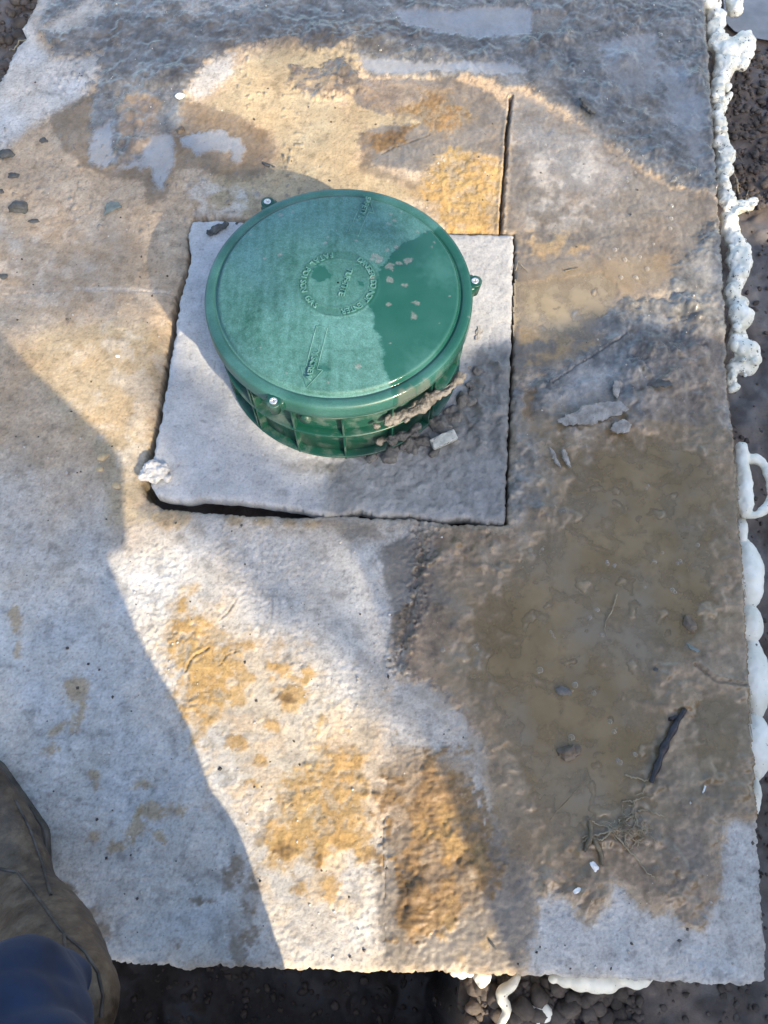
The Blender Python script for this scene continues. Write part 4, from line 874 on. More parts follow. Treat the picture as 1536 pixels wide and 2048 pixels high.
tag(link("foam_bead", blob_mesh("foam_bead", [fb(1468, 2, 17, -.06), fb(1470, 18, 15, -.06), fb(1464, -20, 16, -.06), fb(1476, 8, 10, -.05)], .0032, .006, 45, .003, 150, 2), M_FOAM), "small foam knob beside the pool at the top right", "foam")
tag(link("foam_bead", blob_mesh("foam_bead", [fb(u, v, r, -.06) for u, v, r in [(1443, 210, 8), (1450, 204, 8), (1456, 196, 7), (1460, 190, 6), (1446, 216, 8), (1444, 222, 7)]], .0026, .002, 80), M_FOAM), "tiny forked foam sprig over the brown soil", "foam")
loop = [(1482, 896, 13), (1484, 912, 13), (1484, 930, 14), (1486, 950, 16), (1487, 970, 17), (1488, 990, 18), (1488, 1010, 17), (1490, 1024, 12), (1500, 918, 9), (1512, 918, 9), (1524, 924, 9), (1534, 938, 9), (1539, 955, 8), (1541, 975, 8), (1541, 992, 8), (1538, 1008, 8), (1530, 1020, 8), (1520, 1028, 8), (1508, 1032, 8), (1498, 1030, 8)]
tag(link("foam_loop", blob_mesh("foam_loop", [fb(u, v, r, -.04) for u, v, r in chain(loop[:8]) + chain(loop[8:])], .0028, .004, 30, .0012, 110, 5), M_FOAM_S), "white foam loop with a hole squeezed out at the right edge", "foam")
for (u, v, ru, rv, lab) in [(1484, 1062, 12, 34, "slim smooth foam lobe just below the foam loop"), (1494, 1150, 34, 66, "large smooth foam lobe, the first big one below the foam loop"), (1498, 1247, 27, 39, "short round foam lobe between two longer ones at the right edge"),
                            (1508, 1355, 30, 76, "long foam lobe with dark dirt spots at the right edge"), (1510, 1490, 32, 62, "smooth foam lobe beside the black root, below the spotted one"), (1512, 1585, 10, 38, "thin foam sliver, lowest of the lobes on the right edge")]:
    a = math.atan2(1, 14)
    pts = [fb(u + .07 * dv * rv, v + dv * rv, ru * math.sqrt(max(.05, 1 - dv * dv)) , -.05 - .012 * dv * dv, rv=max(6, rv * .2), rz=ru * .8 * math.sqrt(max(.1, 1 - dv * dv))) for dv in np.linspace(-.97, .97, 25)]
    tag(link("foam_lobe", blob_mesh("foam_lobe", pts, .0032, .0030, 26, .0008, 110, 6), M_FOAM_S), lab, "foam", "smooth foam lobes along the right edge")
pts = [fb(u, 1957 - .0 * u, r, -.06, rv=r * .85) for u, r in [(1105, 10), (1130, 18), (1160, 26), (1190, 30), (1215, 28), (1238, 18), (1250, 16), (1268, 22), (1285, 18), (1298, 9)]]
tag(link("foam_lobe", blob_mesh("foam_lobe", pts, .0032, .0025, 26, 0, 1, 6), M_FOAM_S), "wide pale foam lobe hanging below the slab's front edge", "foam", "foam along the front edge")
tag(link("foam_strand", blob_mesh("foam_strand", [fb(u, v, r, -.10) for u, v, r in chain([(1034, 1956, 8), (1028, 1966, 9), (1018, 1974, 10), (1008, 1980, 11), (1002, 1988, 11), (1004, 1998, 11), (1010, 2008, 11), (1014, 2018, 10), (1013, 2028, 9), (1006, 2038, 8), (1000, 2050, 7)])], .0026, .002, 50), M_FOAM_S), "long wavy foam strand dangling over crumbly soil at the bottom", "foam", "foam along the front edge")
tag(link("foam_strand", blob_mesh("foam_strand", [fb(u, v, r, -.12) for u, v, r in chain([(1060, 2018, 7), (1070, 2020, 8), (1080, 2018, 9), (1090, 2017, 10), (1096, 2024, 10), (1094, 2034, 9), (1084, 2040, 8), (1078, 2044, 8)])], .0026, .002, 50), M_FOAM_S), "short curled foam strand on the soil at the bottom edge", "foam", "foam along the front edge")
tag(link("foam_nub", blob_mesh("foam_nub", [fb(u, v, r, -.02) for u, v, r in [(962, 1950, 11), (972, 1954, 11), (964, 1964, 10), (956, 1956, 8)]], .0022, .002, 70), M_FOAM_S), "small sunlit foam nub poking out below the front edge", "foam", "foam along the front edge")
tag(link("foam_nub", blob_mesh("foam_nub", [fb(u, v, r, -.05) for u, v, r in [(908, 1942, 10), (924, 1944, 12), (940, 1944, 9)]], .0022, .001, 70), M_FOAM_S), "thin foam sliver peeping out left of the sunlit nub", "foam", "foam along the front edge")

# ================================================================== STONES, FLAKES, STICKS AND ROOTS ON THE SLAB
M_DARK = simple("dark_shale", (.035, .037, .036), (.11, .112, .108), 40, .75, .7, .003)
M_SLATE = simple("grey_green_stone", (.10, .125, .115), (.20, .225, .205), 40, .8, .5, .003)
M_WHITE = simple("white_chip", (.62, .62, .60), (.80, .80, .78), 60, .6, .3, .001)
M_SAND = simple("sand_lump", (.38, .28, .15), (.55, .43, .27), 50, .9, .6, .002)
M_MORTAR = simple("pale_mortar", (.40, .39, .37), (.62, .60, .57), 45, .9, .7, .003)
M_FLAKE = simple("dried_mud_flake", (.16, .15, .135), (.36, .345, .315), 45, .6, .9, .004, spots=(220, .70, (.05, .045, .04)))
M_BROWNROCK = simple("wet_brown_stone", (.07, .052, .036), (.19, .145, .10), 30, .45, .7, .003)
def rock(name, u, v, r, m, lab, cat="stone", asp=(1, .8, .6), seed=1, rot=0, z=None, sink=.35, group=None, rough=.35, cut=5):
    p = gp(u, v); k = r * mpp(u, v); p.z = (surf_z(p) if z is None else z) + k * asp[2] * (1 - 2 * sink)
    o = link(name, rock_mesh(name, tuple(k * a for a in asp), seed, rough, 3, cut), m, smooth=False); o.location = p; o.rotation_euler = (0, 0, rot)
    return tag(o, lab, cat, group)
rock("stone", 40, 420, 20, M_DARK, "dark angular stone on beige concrete at far left", seed=3, asp=(1, .75, .6))
rock("stone", 14, 312, 15, M_DARK, "dark stone at the left edge, higher of the small ones", seed=4)
rock("stone", 28, 352, 11, M_DARK, "small flat dark stone just above the far-left angular stone", seed=5, asp=(1.2, .6, .4))
rock("stone", 0, 386, 9, M_DARK, "dark stone cut by the left picture edge", seed=6)
rock("stone", 8, 553, 9, M_DARK, "little dark pebble at the left edge below the others", seed=16)
rock("stone", 68, 443, 9, M_DARK, "flat dark sliver right beside the far-left angular stone", seed=17, asp=(1.6, .5, .3))
rock("stone", 88, 283, 8, M_DARK, "tiny dark pebble left of the slurry stain", seed=18)
rock("soil_crumb", 536, 331, 12, M_DARK, "short dark crumb of dirt between slurry stain and lid", "soil", (1.2, .35, .35), 8, R(-20))
rock("soil_crumb", 361, 263, 9, M_BROWNROCK, "small brown crumb at the edge of the slurry", "soil", (1, .9, .7), 9)
rock("stone_chip", 361, 198, 10, M_WHITE, "tiny bright white chip on the grey mud", "chip", (1, .8, .4), 10, .5, rough=.1)
rock("stone_chip", 1187, 1733, 11, M_WHITE, "white chip in brown mud below the root tuft", "chip", (.75, 1.0, .35), 12, .5, rough=.4, cut=9)
rock("stone_chip", 1150, 1781, 10, M_WHITE, "elongated white chip at the mud's lower edge", "chip", (1.2, .5, .3), 13, .5, rough=.4, cut=9)
rock("pebble", 1378, 1247, 17, M_BROWNROCK, "brown pebble near the right edge of the brown mud", "pebble", (.7, 1, .6), 14, .4)
rock("pebble", 1140, 1504, 22, M_BROWNROCK, "brown stone half sunk in the puddle's lower part", "pebble", (1.2, .7, .6), 15, .1, sink=.3)
rock("pebble", 1126, 1383, 14, M_MUD, "grey lump breaking the puddle's surface", "pebble", (1.1, .8, .6), 25, -.2, sink=.3)
rock("mud_lump", 1500, 28, 22, M_DARK, "dark muddy stone standing in the grey pool", "stone", (1, .9, .7), 19, 0, z=-.135, sink=.25)
rock("sand_lump", 206, 915, 11, M_SAND, "larger ochre sand lump on the sunlit left strip", "sand lump", seed=20)
rock("sand_lump", 200, 938, 8, M_SAND, "small ochre lump just below the larger one", "sand lump", seed=21)
rock("sand_lump", 233, 971, 9, M_SAND, "ochre sand lump nearest the pale mortar lump", "sand lump", seed=22)
rock("stone", 236, 712, 5, M_MORTAR, "pale grey grain on the left concrete", seed=23)
rock("pebble", 1310, 1340, 5, M_DARK, "tiny dark speck of stone in the puddle's right part", "pebble", seed=26)
mc = blob_mesh("mortar_lump", [px_ball(u, v, .012, r, .5) for u, v, r in [(290, 950, 14), (305, 940, 20), (322, 942, 18), (334, 955, 10), (310, 958, 12)]], .003, .005, 70, .003, 220)
tag(link("mortar_lump", mc, M_MORTAR), "pale crumbly mortar lump on the plate's lower left corner", "mortar")
mc = blob_mesh("mud_lump", [px_ball(u, v, .012, r, .7) for u, v, r in [(420, 466, 7), (430, 459, 9), (440, 454, 9), (450, 449, 7)]], .0025, .004, 90, .002, 250)
tag(link("mud_lump", mc, M_DARK), "elongated dark mud lump on the plate's upper left corner", "mud")
rock("soil_crumb", 474, 447, 8, M_DARK, "dark crumb beside the lid on the plate's upper corner", "soil", (1, .8, .6), 28)
def flake(u, v, pts, m, lab, tilt=(0, 0, 0), thick=.004, lift=.006, seed=1, curl=0, cat="mud flake"):
    p = gp(u, v); base = P2([(u + a, v + b_) for a, b_ in pts]) - np.array(p[:2])
    o = link("mud_flake", flake_mesh("mud_flake", base, thick, seed, curl), m, smooth=False); o.location = (p.x, p.y, surf_z(p) + lift); o.rotation_euler = tilt; return tag(o, lab, cat)
flake(1180, 835, [(-70, 12), (-40, 0), (-15, -16), (10, -18), (30, -22), (55, -22), (62, -14), (72, -6), (40, 6), (25, 12), (0, 22), (-30, 20), (-55, 22)], M_FLAKE, "large curled grey mud flake above the brown puddle", (R(6), R(-2), 0), .005, .012, 3)
flake(1228, 783, [(-8, 6), (-4, -14), (6, -16), (10, 0), (2, 22), (-6, 14)], M_FLAKE, "small upright leaf-shaped mud flake above the large curled one", (0, R(18), 0), .004, .010, 4)
flake(1240, 860, [(-24, 6), (-14, -10), (4, -14), (18, -4), (16, 8), (-6, 12)], M_FLAKE, "angular mud flake at the large flake's right end", (R(8), 0, 0), .007, .010, 5)
flake(1107, 918, [(-12, -18), (-4, -12), (10, 10), (14, 20), (4, 12), (-10, -8)], M_FLAKE, "sharp shard of mud, left of a pair in the puddle's corner", (0, R(20), 0), .005, .011, 6)
flake(1130, 918, [(-10, -16), (-2, -14), (8, 8), (12, 18), (2, 14), (-8, 0)], M_FLAKE, "sharp shard of mud, right of a pair in the puddle's corner", (0, R(25), 0), .005, .011, 7)
flake(1310, 775, [(-22, 4), (0, -8), (24, -4), (30, 6), (0, 8)], M_DARK, "thin dark mud flake in the shaded grey mud", (R(5), 0, 0), .004, .010, 8)
flake(1380, 1298, [(-12, -10), (0, -4), (14, 6), (10, 10), (-6, 2)], M_SLATE, "blue-grey splinter of slate on brown mud near the right edge", (0, 0, 0), .003, .010, 9, cat="stone splinter")
flake(985, 1890, [(-10, -12), (-4, -10), (8, 8), (4, 10)], M_DARK, "small dark splinter on the sunlit tan concrete near the front", (0, 0, 0), .003, .004, 10, cat="stone splinter")
flake(225, 418, [(-16, 14), (-12, -6), (0, -14), (14, -10), (20, -2), (4, 4), (-8, 10)], M_SLATE, "grey-green leaf-shaped stone on beige concrete at left", (0, 0, 0), .004, .004, 11, cat="stone")
flake(1170, 222, [(-16, -12), (-6, -16), (10, 0), (20, 12), (12, 14), (-8, 2)], M_DARK, "dark rectangular sliver of wood in the grey upper mud", (0, R(12), 0), .007, .012, 12, cat="wood sliver")
flake(958, 668, [(-8, 14), (-4, -14), (6, -8), (10, 2), (2, 12)], M_FLAKE, "small grey flake leaning by the riser's right side", (0, R(10), 0), .004, .008, 13)
# black root
M_ROOT_D = simple("black_root", (.010, .010, .013), (.045, .042, .045), 60, .28, .8, .002)
M_ROOT_L = simple("pale_root", (.17, .135, .085), (.36, .30, .20), 60, .7, .3, .001)
M_ROOT_B = simple("brown_root", (.09, .07, .045), (.20, .16, .10), 50, .7, .5, .001)
def lay(pts, lift=.003, sub=6, jit=.0012, fixed=None):
    W = [gp(u, v) for u, v in pts]; out = []
    for i in range(len(W) - 1):
        for k in range(sub):
            p = W[i].lerp(W[i + 1], k / sub); out.append(p + Vector((random.uniform(-jit, jit), random.uniform(-jit, jit), 0)))
    out.append(W[-1])
    for p in out: p.z = (max(surf_z(p), LEVEL) if fixed is None else ground_z(p)) + lift + random.uniform(0, .0015)
    return out
root = tag(empty("black_root", gp(1335, 1480)), "black shiny split root lying in brown mud at the right", "root")
for j, pts in enumerate([[(1366, 1420), (1352, 1440), (1340, 1465), (1326, 1492), (1316, 1520), (1306, 1546), (1299, 1566)], [(1362, 1424), (1346, 1446), (1335, 1470), (1328, 1496), (1320, 1515)], [(1335, 1440), (1345, 1437), (1352, 1434)]]):
    bm = bmesh.new(); L_ = lay(pts, .008 - .002 * j, 5, .0006); n = len(L_)
    tube_bm(bm, [p - root.location for p in L_], [(.0035 if j else .0045) + (.0055 if j == 0 else .002) * math.sin(math.pi * min(1, (i / n) * 1.0)) ** 1 * (.6 + .4 * math.sin(i * .9)) for i in range(n)], 8)
    link("strand", bm_mesh("strand", bm), M_ROOT_D, root)
tuft = tag(empty("root_tuft", gp(1220, 1660)), "tangled tuft of fine pale roots in mud at the lower right", "roots")
stems = [[(1219, 1661), (1235, 1650), (1250, 1640), (1262, 1630), (1266, 1610), (1266, 1602), (1280, 1596), (1295, 1594), (1306, 1592)], [(1219, 1661), (1200, 1668), (1185, 1671), (1172, 1672), (1163, 1675)], [(1219, 1661), (1235, 1678), (1247, 1692), (1256, 1702), (1270, 1716), (1278, 1728), (1290, 1744), (1303, 1752), (1308, 1760)],
         [(1219, 1661), (1240, 1660), (1250, 1664), (1262, 1678), (1268, 1684), (1262, 1694), (1257, 1700)], [(1268, 1684), (1280, 1678), (1279, 1666), (1288, 1660)], [(1176, 1674), (1168, 1680), (1163, 1684)], [(1275, 1622), (1290, 1620), (1300, 1624), (1315, 1630), (1330, 1634)], [(1264, 1604), (1255, 1602), (1244, 1604)], [(1248, 1550), (1262, 1556), (1276, 1556), (1288, 1562), (1299, 1558), (1301, 1548)],
         [(1290, 1570), (1285, 1584), (1272, 1590)], [(1266, 1628), (1270, 1640), (1265, 1650), (1258, 1658), (1250, 1664)], [(1272, 1638), (1268, 1652), (1278, 1652)], [(1219, 1661), (1210, 1652), (1196, 1650), (1180, 1642)], [(1238, 1648), (1234, 1640), (1245, 1634), (1262, 1632)], [(1219, 1661), (1206, 1676), (1198, 1680), (1188, 1676)], [(1246, 1664), (1246, 1680), (1247, 1692)]]
for j, pts in enumerate(stems):
    bm = bmesh.new(); L_ = lay(pts, .0035, 5, .0014); n = len(L_); tube_bm(bm, [p - tuft.location for p in L_], [.0021 * (1 - .6 * i / n) for i in range(n)], 5); link("rootlet", bm_mesh("rootlet", bm), M_ROOT_L, tuft)
rr2 = random.Random(11)
for j in range(34):
    u_, v_ = 1255 + rr2.gauss(0, 16), 1655 + rr2.gauss(0, 16); a = rr2.uniform(0, 6.28); pts = [(u_, v_)]
    for k in range(4): a += rr2.gauss(0, .7); u_ += 7 * math.cos(a); v_ += 7 * math.sin(a); pts.append((u_, v_))
    bm = bmesh.new(); L_ = lay(pts, .005 + rr2.uniform(0, .006), 4, .0010); tube_bm(bm, [p - tuft.location for p in L_], .0007, 4); link("rootlet", bm_mesh("rootlet", bm), M_ROOT_L, tuft)
for pts in ([(1178, 1640), (1180, 1660), (1180, 1675), (1172, 1690), (1166, 1702)], [(1182, 1672), (1190, 1688), (1198, 1702), (1202, 1716), (1202, 1730)]):
    bm = bmesh.new(); L_ = lay(pts, .006, 5, .0008); n = len(L_); tube_bm(bm, [p - tuft.location for p in L_], [.0028 + .0022 * math.sin(math.pi * i / n) for i in range(n)], 7); link("blade", bm_mesh("blade", bm), M_ROOT_B, tuft)
def single_root(pts, r, m, lab, fixed=None, lift=.004):
    bm = bmesh.new(); L_ = lay(pts, lift, 6, .001, fixed); n = len(L_); tube_bm(bm, L_, [r * (1 - .5 * i / n) for i in range(n)], 6); tag(link("root", bm_mesh("root", bm), m), lab, "root", "loose roots")
single_root([(1233, 1190), (1228, 1205), (1222, 1225), (1212, 1240), (1208, 1262), (1214, 1275)], .0016, M_ROOT_L, "thin pale wiggling root lying in the puddle's middle")
single_root([(1408, 1572), (1402, 1586)], .0022, M_WHITE, "short white stalk right of the root tuft")
single_root([(1496, 222), (1505, 236), (1512, 246)], .003, M_ROOT_L, "short pale root stub on the soil beyond the foam", True)
single_root([(1506, 275), (1512, 300), (1518, 325), (1528, 345), (1540, 360)], .0045, M_ROOT_L, "long pale root on the dark soil at the right edge", True)
single_root([(1538, 310), (1530, 330), (1528, 345)], .003, M_ROOT_L, "side branch of pale root at the right picture edge", True)
single_root([(-10, 40), (10, 22), (30, 20), (45, 30)], .003, M_ROOT_L, "dry pale root among the clods at the top left corner", True, .03)
single_root([(1030, 545), (1036, 525), (1048, 540), (1056, 548)], .0012, M_ROOT_L, "wisp of dry grass right of the plate")
single_root([(1130, 545), (1150, 540), (1158, 538)], .0016, M_ROOT_B, "tiny dark twig on the soaked tan concrete")
single_root([(1098, 1640), (1170, 1560), (1176, 1540)], .0008, M_ROOT_B, "hair-thin root at the puddle's lower left shore")

# ================================================================== THE PERSON TAKING THE PICTURE (one leg in view, the rest casts the left shadow)
person = tag(empty("person", (-.35, -.35, 0)), "person in blue trousers and a muddy brown rubber boot at the lower left", "person")
def limb(p0, r0, p1, r1, n=8): return [(Vector(p0).lerp(Vector(p1), i / n), r0 + (r1 - r0) * i / n) for i in range(n + 1)]
def rel(me):
    me.transform(Matrix.Translation(-person.location)); return me
m, nt, b = mat("muddy_rubber_boot")
co = N(nt, "ShaderNodeTexCoord").outputs["Object"]; n = noise_node(nt, co, 16, 8, .75); r = ramp(nt, n.outputs["Fac"], [(.36, (.022, .014, .008)), (.5, (.072, .048, .029)), (.68, (.17, .125, .082))]); nt.links.new(r.outputs[0], b.inputs["Base Color"])
q_ = ramp(nt, n.outputs["Fac"], [(.3, .38), (.7, .75)]); nt.links.new(q_.outputs[0], b.inputs["Roughness"]); n2 = noise_node(nt, co, 80, 5); bump(nt, b, n2.outputs["Fac"], .6, .004); M_BOOT = m
m, nt, b = mat("blue_trousers")
co = N(nt, "ShaderNodeTexCoord").outputs["Object"]; n = noise_node(nt, co, 14, 5); r = ramp(nt, n.outputs["Fac"], [(.3, (.0022, .0085, .030)), (.7, (.0065, .021, .062))]); nt.links.new(r.outputs[0], b.inputs["Base Color"]); b.inputs["Roughness"].default_value = .85
b.inputs["Sheen Weight"].default_value = .06
wv = N(nt, "ShaderNodeTexWave", Scale=260.0, Distortion=1.0); nt.links.new(co, wv.inputs["Vector"]); bump(nt, b, wv.outputs["Fac"], .15, .0008); M_BLUE = m
M_COAT = simple("dark_work_coat", (.02, .022, .025), (.04, .042, .045), 20, .9, .2, .002)
M_SKIN = simple("skin", (.42, .25, .18), (.50, .31, .23), 30, .6, .1, .001)
toe = gp(-40, 1560, .035); foot = gp(20, 1690, .05); ank = gp(38, 1802, .11); mid = gp(86, 1896, .22); top = gp(112, 2010, .37); knee = gp(26, 2018, .50)
hipL, hipR = Vector((-.20, -.55, .90)), Vector((.03, -.56, .88)); footR = Vector((-.09, -.60, .0))
boot_balls = limb(toe, .042, foot, .062, 6) + limb(foot, .060, ank, .074, 6) + limb(ank, .072, mid, .088, 6) + limb(mid, .088, top, .090, 8) + [(ank + Vector((-.02, -.08, -.05)), .06)]
bme = blob_mesh("boot", boot_balls, .006, .006, 9, .0018, 60, 8)
from mathutils.bvhtree import BVHTree
bv = BVHTree.FromPolygons([v.co.copy() for v in bme.vertices], [p.vertices[:] for p in bme.polygons])
seams = []
for px_pts in ([(0, 1738, .12), (35, 1745, .16), (60, 1775, .2), (90, 1815, .24), (118, 1855, .27), (130, 1870, .29), (170, 1905, .3), (195, 1945, .32), (205, 1990, .34), (200, 2040, .36)], [(128, 1868, .29), (130, 1890, .3), (132, 1912, .32)], [(30, 1600, .05), (60, 1660, .05), (85, 1730, .06), (104, 1800, .08)]):
    W = []
    for (a_, b2) in zip(px_pts, px_pts[1:]):
        for k in range(8):
            u_, v_, z_ = [a_[i] + (b2[i] - a_[i]) * k / 8 for i in range(3)]
            d = (gp(u_, v_, 0) - Vector((0, 0, H))).normalized(); hit = bv.ray_cast(Vector((0, 0, H)), d)
            if hit[0] is not None: W.append(hit[0] + hit[1] * .0005)
    if len(W) > 3: seams.append(W)
boot = link("boot", rel(bme), M_BOOT, person)
M_SEAM = simple("boot_seam", (.02, .016, .013), (.10, .085, .07), 30, .6, .3, .001)
for W in seams:
    bm = bmesh.new(); tube_bm(bm, W, .0028, 6); link("seam", rel(bm_mesh("seam", bm)), M_SEAM, boot)
sole = blob_mesh("sole", limb(toe + Vector((0, 0, -.03)), .046, foot + Vector((0, 0, -.045)), .062, 6) + limb(foot + Vector((0, 0, -.045)), .062, ank + Vector((-.02, -.08, -.1)), .06, 6), .006)
for v in sole.vertices: v.co.z = min(max(v.co.z, .004), .022)
link("sole", rel(sole), M_SEAM, boot)
rb = blob_mesh("boot", limb(footR + Vector((0, .16, .045)), .045, footR + Vector((0, .03, .06)), .062) + limb(footR + Vector((0, 0, .06)), .065, footR + Vector((.07, .03, .40)), .105), .008)
rb.transform(Matrix.Translation((0, 0, 0))); b2 = link("boot", rel(rb), M_BOOT, person)
tl = limb(mid.lerp(top, .6), .066, knee, .088, 6) + limb(knee, .088, hipL, .11, 10) + limb(footR + Vector((.07, .03, .34)), .085, hipR, .125, 12) + limb(hipL, .12, hipR, .13, 5)
tro = blob_mesh("trousers", tl, .006, .012, 9, .006, 17, 4)
tro = link("trousers", rel(tro), M_BLUE, person)
chest = Vector((-.06, -.52, 1.28))
body = limb(Vector((-.06, -.55, .84)), .19, chest + Vector((.05, 0, 0)), .20, 8) + limb(Vector((.05, -.54, 1.25)), .16, Vector((.14, -.52, 1.04)), .13, 4) + limb(Vector((-.22, -.54, 1.32)), .09, Vector((.12, -.54, 1.32)), .09, 6) + limb(chest, .09, Vector((-.04, -.45, 1.50)), .06, 5) + [(Vector((-.04, -.40, 1.62)), (.078, .095, .115)), (Vector((-.04, -.31, 1.60)), (.018, .02, .025))]
body += limb((.14, -.54, 1.32), .068, (.25, -.50, 1.02), .060) + limb((.25, -.50, 1.02), .056, (.13, -.44, .84), .045) + limb((-.24, -.54, 1.32), .068, (-.36, -.46, 1.05), .060) + limb((-.36, -.46, 1.05), .056, (-.075, -.13, H - .02), .036)
for s_ in (-1,):
    for i in range(4): body += limb((s_ * .060, -.105 + .02 * i, H - .005), .011, (s_ * .042, -.10 + .02 * i, H + .022), .009, 3)
    body += limb((s_ * .06, -.12, H), .013, (s_ * .03, -.11, H + .026), .010, 3)
bod = link("body", rel(blob_mesh("body", body, .012)), M_COAT, person)
bod.data.materials.append(M_SKIN)
for p in bod.data.polygons:
    zc = p.center.z; yc = p.center.y + person.location.y
    if zc > 1.50 and yc < -.25 and abs(p.center.x + person.location.x + .04) < .12 or yc > -.15: p.material_index = 1
hair = blob_mesh("hair", [(Vector((-.04, -.415, 1.655)), (.082, .098, .095))], .01)
link("hair", rel(hair), M_DARK, person)
coat = blob_mesh("added_coat_skirt", limb(Vector((-.10, -.57, .95)), .19, Vector((-.20, -.60, .40)), .20, 8) + limb(Vector((-.20, -.60, .40)), .20, Vector((-.27, -.62, .22)), .19, 4), .014, .015, 6)  # long skirt added to close the lit gap between the legs' shadows
link("added_coat_skirt", rel(coat), M_COAT, person)
ph = bmesh.new(); box_bm(ph, (0, -.060, .010), (.075, .15, .008), 0, .003); M_PH = simple("phone_black", (.01, .01, .01), (.02, .02, .02), 20, .2, .05, .001)
pho = link("phone", bm_mesh("phone", ph), M_PH); pho.location = camo.location; pho.rotation_euler = (PITCH, 0, 0)
tag(pho, "black phone held in the photographer's hands, out of the picture", "phone")

# ================================================================== ADDED TREE, unseen: its leaves lie sunward of the slab areas they must shade
added_tree = tag(empty("added_tree", (8.6, -5.4, -.13)), "leafy shade caster added behind the photographer, out of the picture", "added_tree")
M_BARK = simple("bark", (.06, .045, .035), (.14, .11, .085), 12, .95, .9, .02)
M_LEAF = simple("leaf", (.035, .07, .018), (.075, .12, .035), 3, .6, .1, .001); M_LEAF.use_backface_culling = False
def bole(pts, rads, name):
    bm = bmesh.new(); tube_bm(bm, [Vector(p) - added_tree.location for p in pts], rads, 14); link(name, bm_mesh(name, bm), M_BARK, added_tree)
bole([(8.6, -5.4, -.2), (8.55, -5.35, 1.5), (8.45, -5.4, 3.2), (8.4, -5.3, 5.0), (8.2, -5.2, 6.6), (7.6, -5.2, 7.6)], [.30, .22, .19, .16, .11, .04], "trunk")
for e_, r_ in (((4.6, -5.3, 6.9), .06), ((5.4, -4.6, 7.2), .05), ((6.6, -4.4, 7.0), .05), ((6.2, -5.6, 7.4), .05)):
    b0 = Vector((8.25, -5.2, 6.5)); e_ = Vector(e_); bole([b0, b0.lerp(e_, .4) + Vector((0, 0, .25)), b0.lerp(e_, .75) + Vector((0, 0, .2)), e_], [r_ * 1.5, r_, r_ * .7, r_ * .25], "limb")
def inpoly(p, poly):
    c = False
    for i in range(len(poly)):
        a_, b_ = poly[i], poly[i - 1]
        if (a_[1] > p[1]) != (b_[1] > p[1]) and p[0] < (b_[0] - a_[0]) * (p[1] - a_[1]) / (b_[1] - a_[1]) + a_[0]: c = not c
    return c
ZONE_BACK = [tuple(x) for x in P2([(-250, 320), (20, 280), (130, 205), (330, 150), (470, 70), (740, 66), (900, 100), (1010, 120), (1120, 185), (1290, 300), (1430, 370), (1560, 420)])] + [(2.2, 2.3), (2.4, 4.6), (-2.2, 4.6)]
ZONE_FRONT = [tuple(x) for x in P2([(300, 700), (420, 760), (560, 900), (700, 930), (900, 1040), (900, 1420), (780, 1470), (640, 1320), (520, 1200), (420, 1090), (300, 1000), (285, 880)])]
lr = random.Random(21); LV, LF = [], []
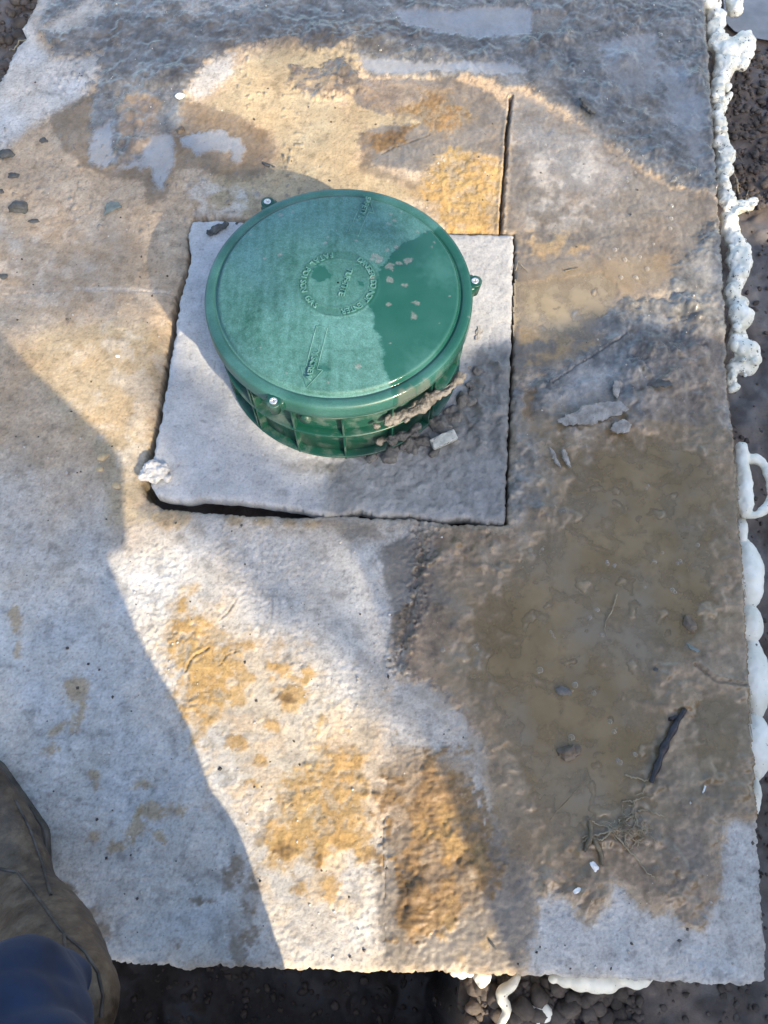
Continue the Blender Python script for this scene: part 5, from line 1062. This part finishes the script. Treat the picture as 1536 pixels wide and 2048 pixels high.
def leaves(zone, n, t0, t1, size):
    xs_ = [p[0] for p in zone]; ys_ = [p[1] for p in zone]; k = 0
    while k < n:
        g = (lr.uniform(min(xs_), max(xs_)), lr.uniform(min(ys_), max(ys_)))
        if not inpoly(g, zone): continue
        k += 1; c_ = Vector((g[0], g[1], 0)) + sun_to * lr.uniform(t0, t1) - added_tree.location
        nrm = (sun_to + Vector((lr.gauss(0, .5), lr.gauss(0, .5), lr.gauss(0, .5)))).normalized(); a_ = nrm.orthogonal().normalized(); a_ = Matrix.Rotation(lr.uniform(0, 6.28), 3, nrm) @ a_; b_ = nrm.cross(a_)
        s_ = size * lr.uniform(.7, 1.3); i0 = len(LV)
        for (x, y, z) in ((-1, 0, 0), (-.35, .42, .08), (.4, .36, .05), (1, 0, -.05), (.4, -.36, .05), (-.35, -.42, .08)): LV.append(c_ + a_ * x * s_ + b_ * y * s_ + nrm * z * s_)
        LF.append((i0, i0 + 1, i0 + 2, i0 + 3)); LF.append((i0, i0 + 3, i0 + 4, i0 + 5))
leaves(ZONE_BACK, 5200, 11.0, 13.0, .085)
leaves(ZONE_FRONT, 170, 9.6, 10.6, .055)
ZONE_LEFT = [tuple(x) for x in P2([(-250, 270), (130, 195), (330, 220), (470, 330), (560, 325), (625, 352), (590, 430), (400, 440), (385, 540), (345, 640), (200, 630), (60, 650), (-100, 690), (-250, 700)])]
leaves(ZONE_LEFT, 330, 10.4, 11.8, .055)  # extra leaves dim the left panel so the riser's shadow fades there
link("crown", mesh_np("crown", [tuple(v) for v in LV], LF), M_LEAF, added_tree, smooth=False)

# ================================================================== ADDED HEAP (out of the picture, its ridge outline shaped to cast the right-hand shade)
hx = np.linspace(.55, 5.2, 120); hy = np.linspace(-3.4, .2, 90); HX, HY = np.meshgrid(hx, hy, indexing='ij')
ridge = np.interp(HX, [.70, .80, 1.00, 1.12, 1.45, 1.75, 2.05, 2.48, 2.75, 3.05, 4.0, 5.0], [0, .15, .70, .95, 1.70, 1.93, 1.97, 2.08, 1.99, 2.30, 2.0, 0])
ridge = ridge + .05 * fbm(HX, HY * 0, 4, 3, 111) * (ridge > .1)
dy = np.abs(HY + 1.4); HZ = ridge - dy * np.where(HY > -1.4, 1.75, 1.0) * (.9 + .12 * fbm(HX, HY, 2, 3, 112)) + .06 * fbm(HX, HY, 5, 4, 113) * sstep(.02, .3, dy)
HZ = np.maximum(HZ, -.2)
hi_ = np.arange(HX.size).reshape(HX.shape); hq = np.stack([hi_[:-1, :-1], hi_[1:, :-1], hi_[1:, 1:], hi_[:-1, 1:]], -1).reshape(-1, 4)
hq = hq[(HZ.ravel()[hq] > -.19).any(1)]
u_, inv = np.unique(hq.ravel(), return_inverse=True)
hme = mesh_np("shade_heap", np.stack([HX, HY, HZ], -1).reshape(-1, 3)[u_], inv.reshape(-1, 4))
tag(link("shade_heap", hme, simple("heap_soil", (.04, .032, .026), (.12, .10, .082), 6, .95, .9, .02)), "tall heap of dug brown earth beside the slab, out of the picture", "shade heap")
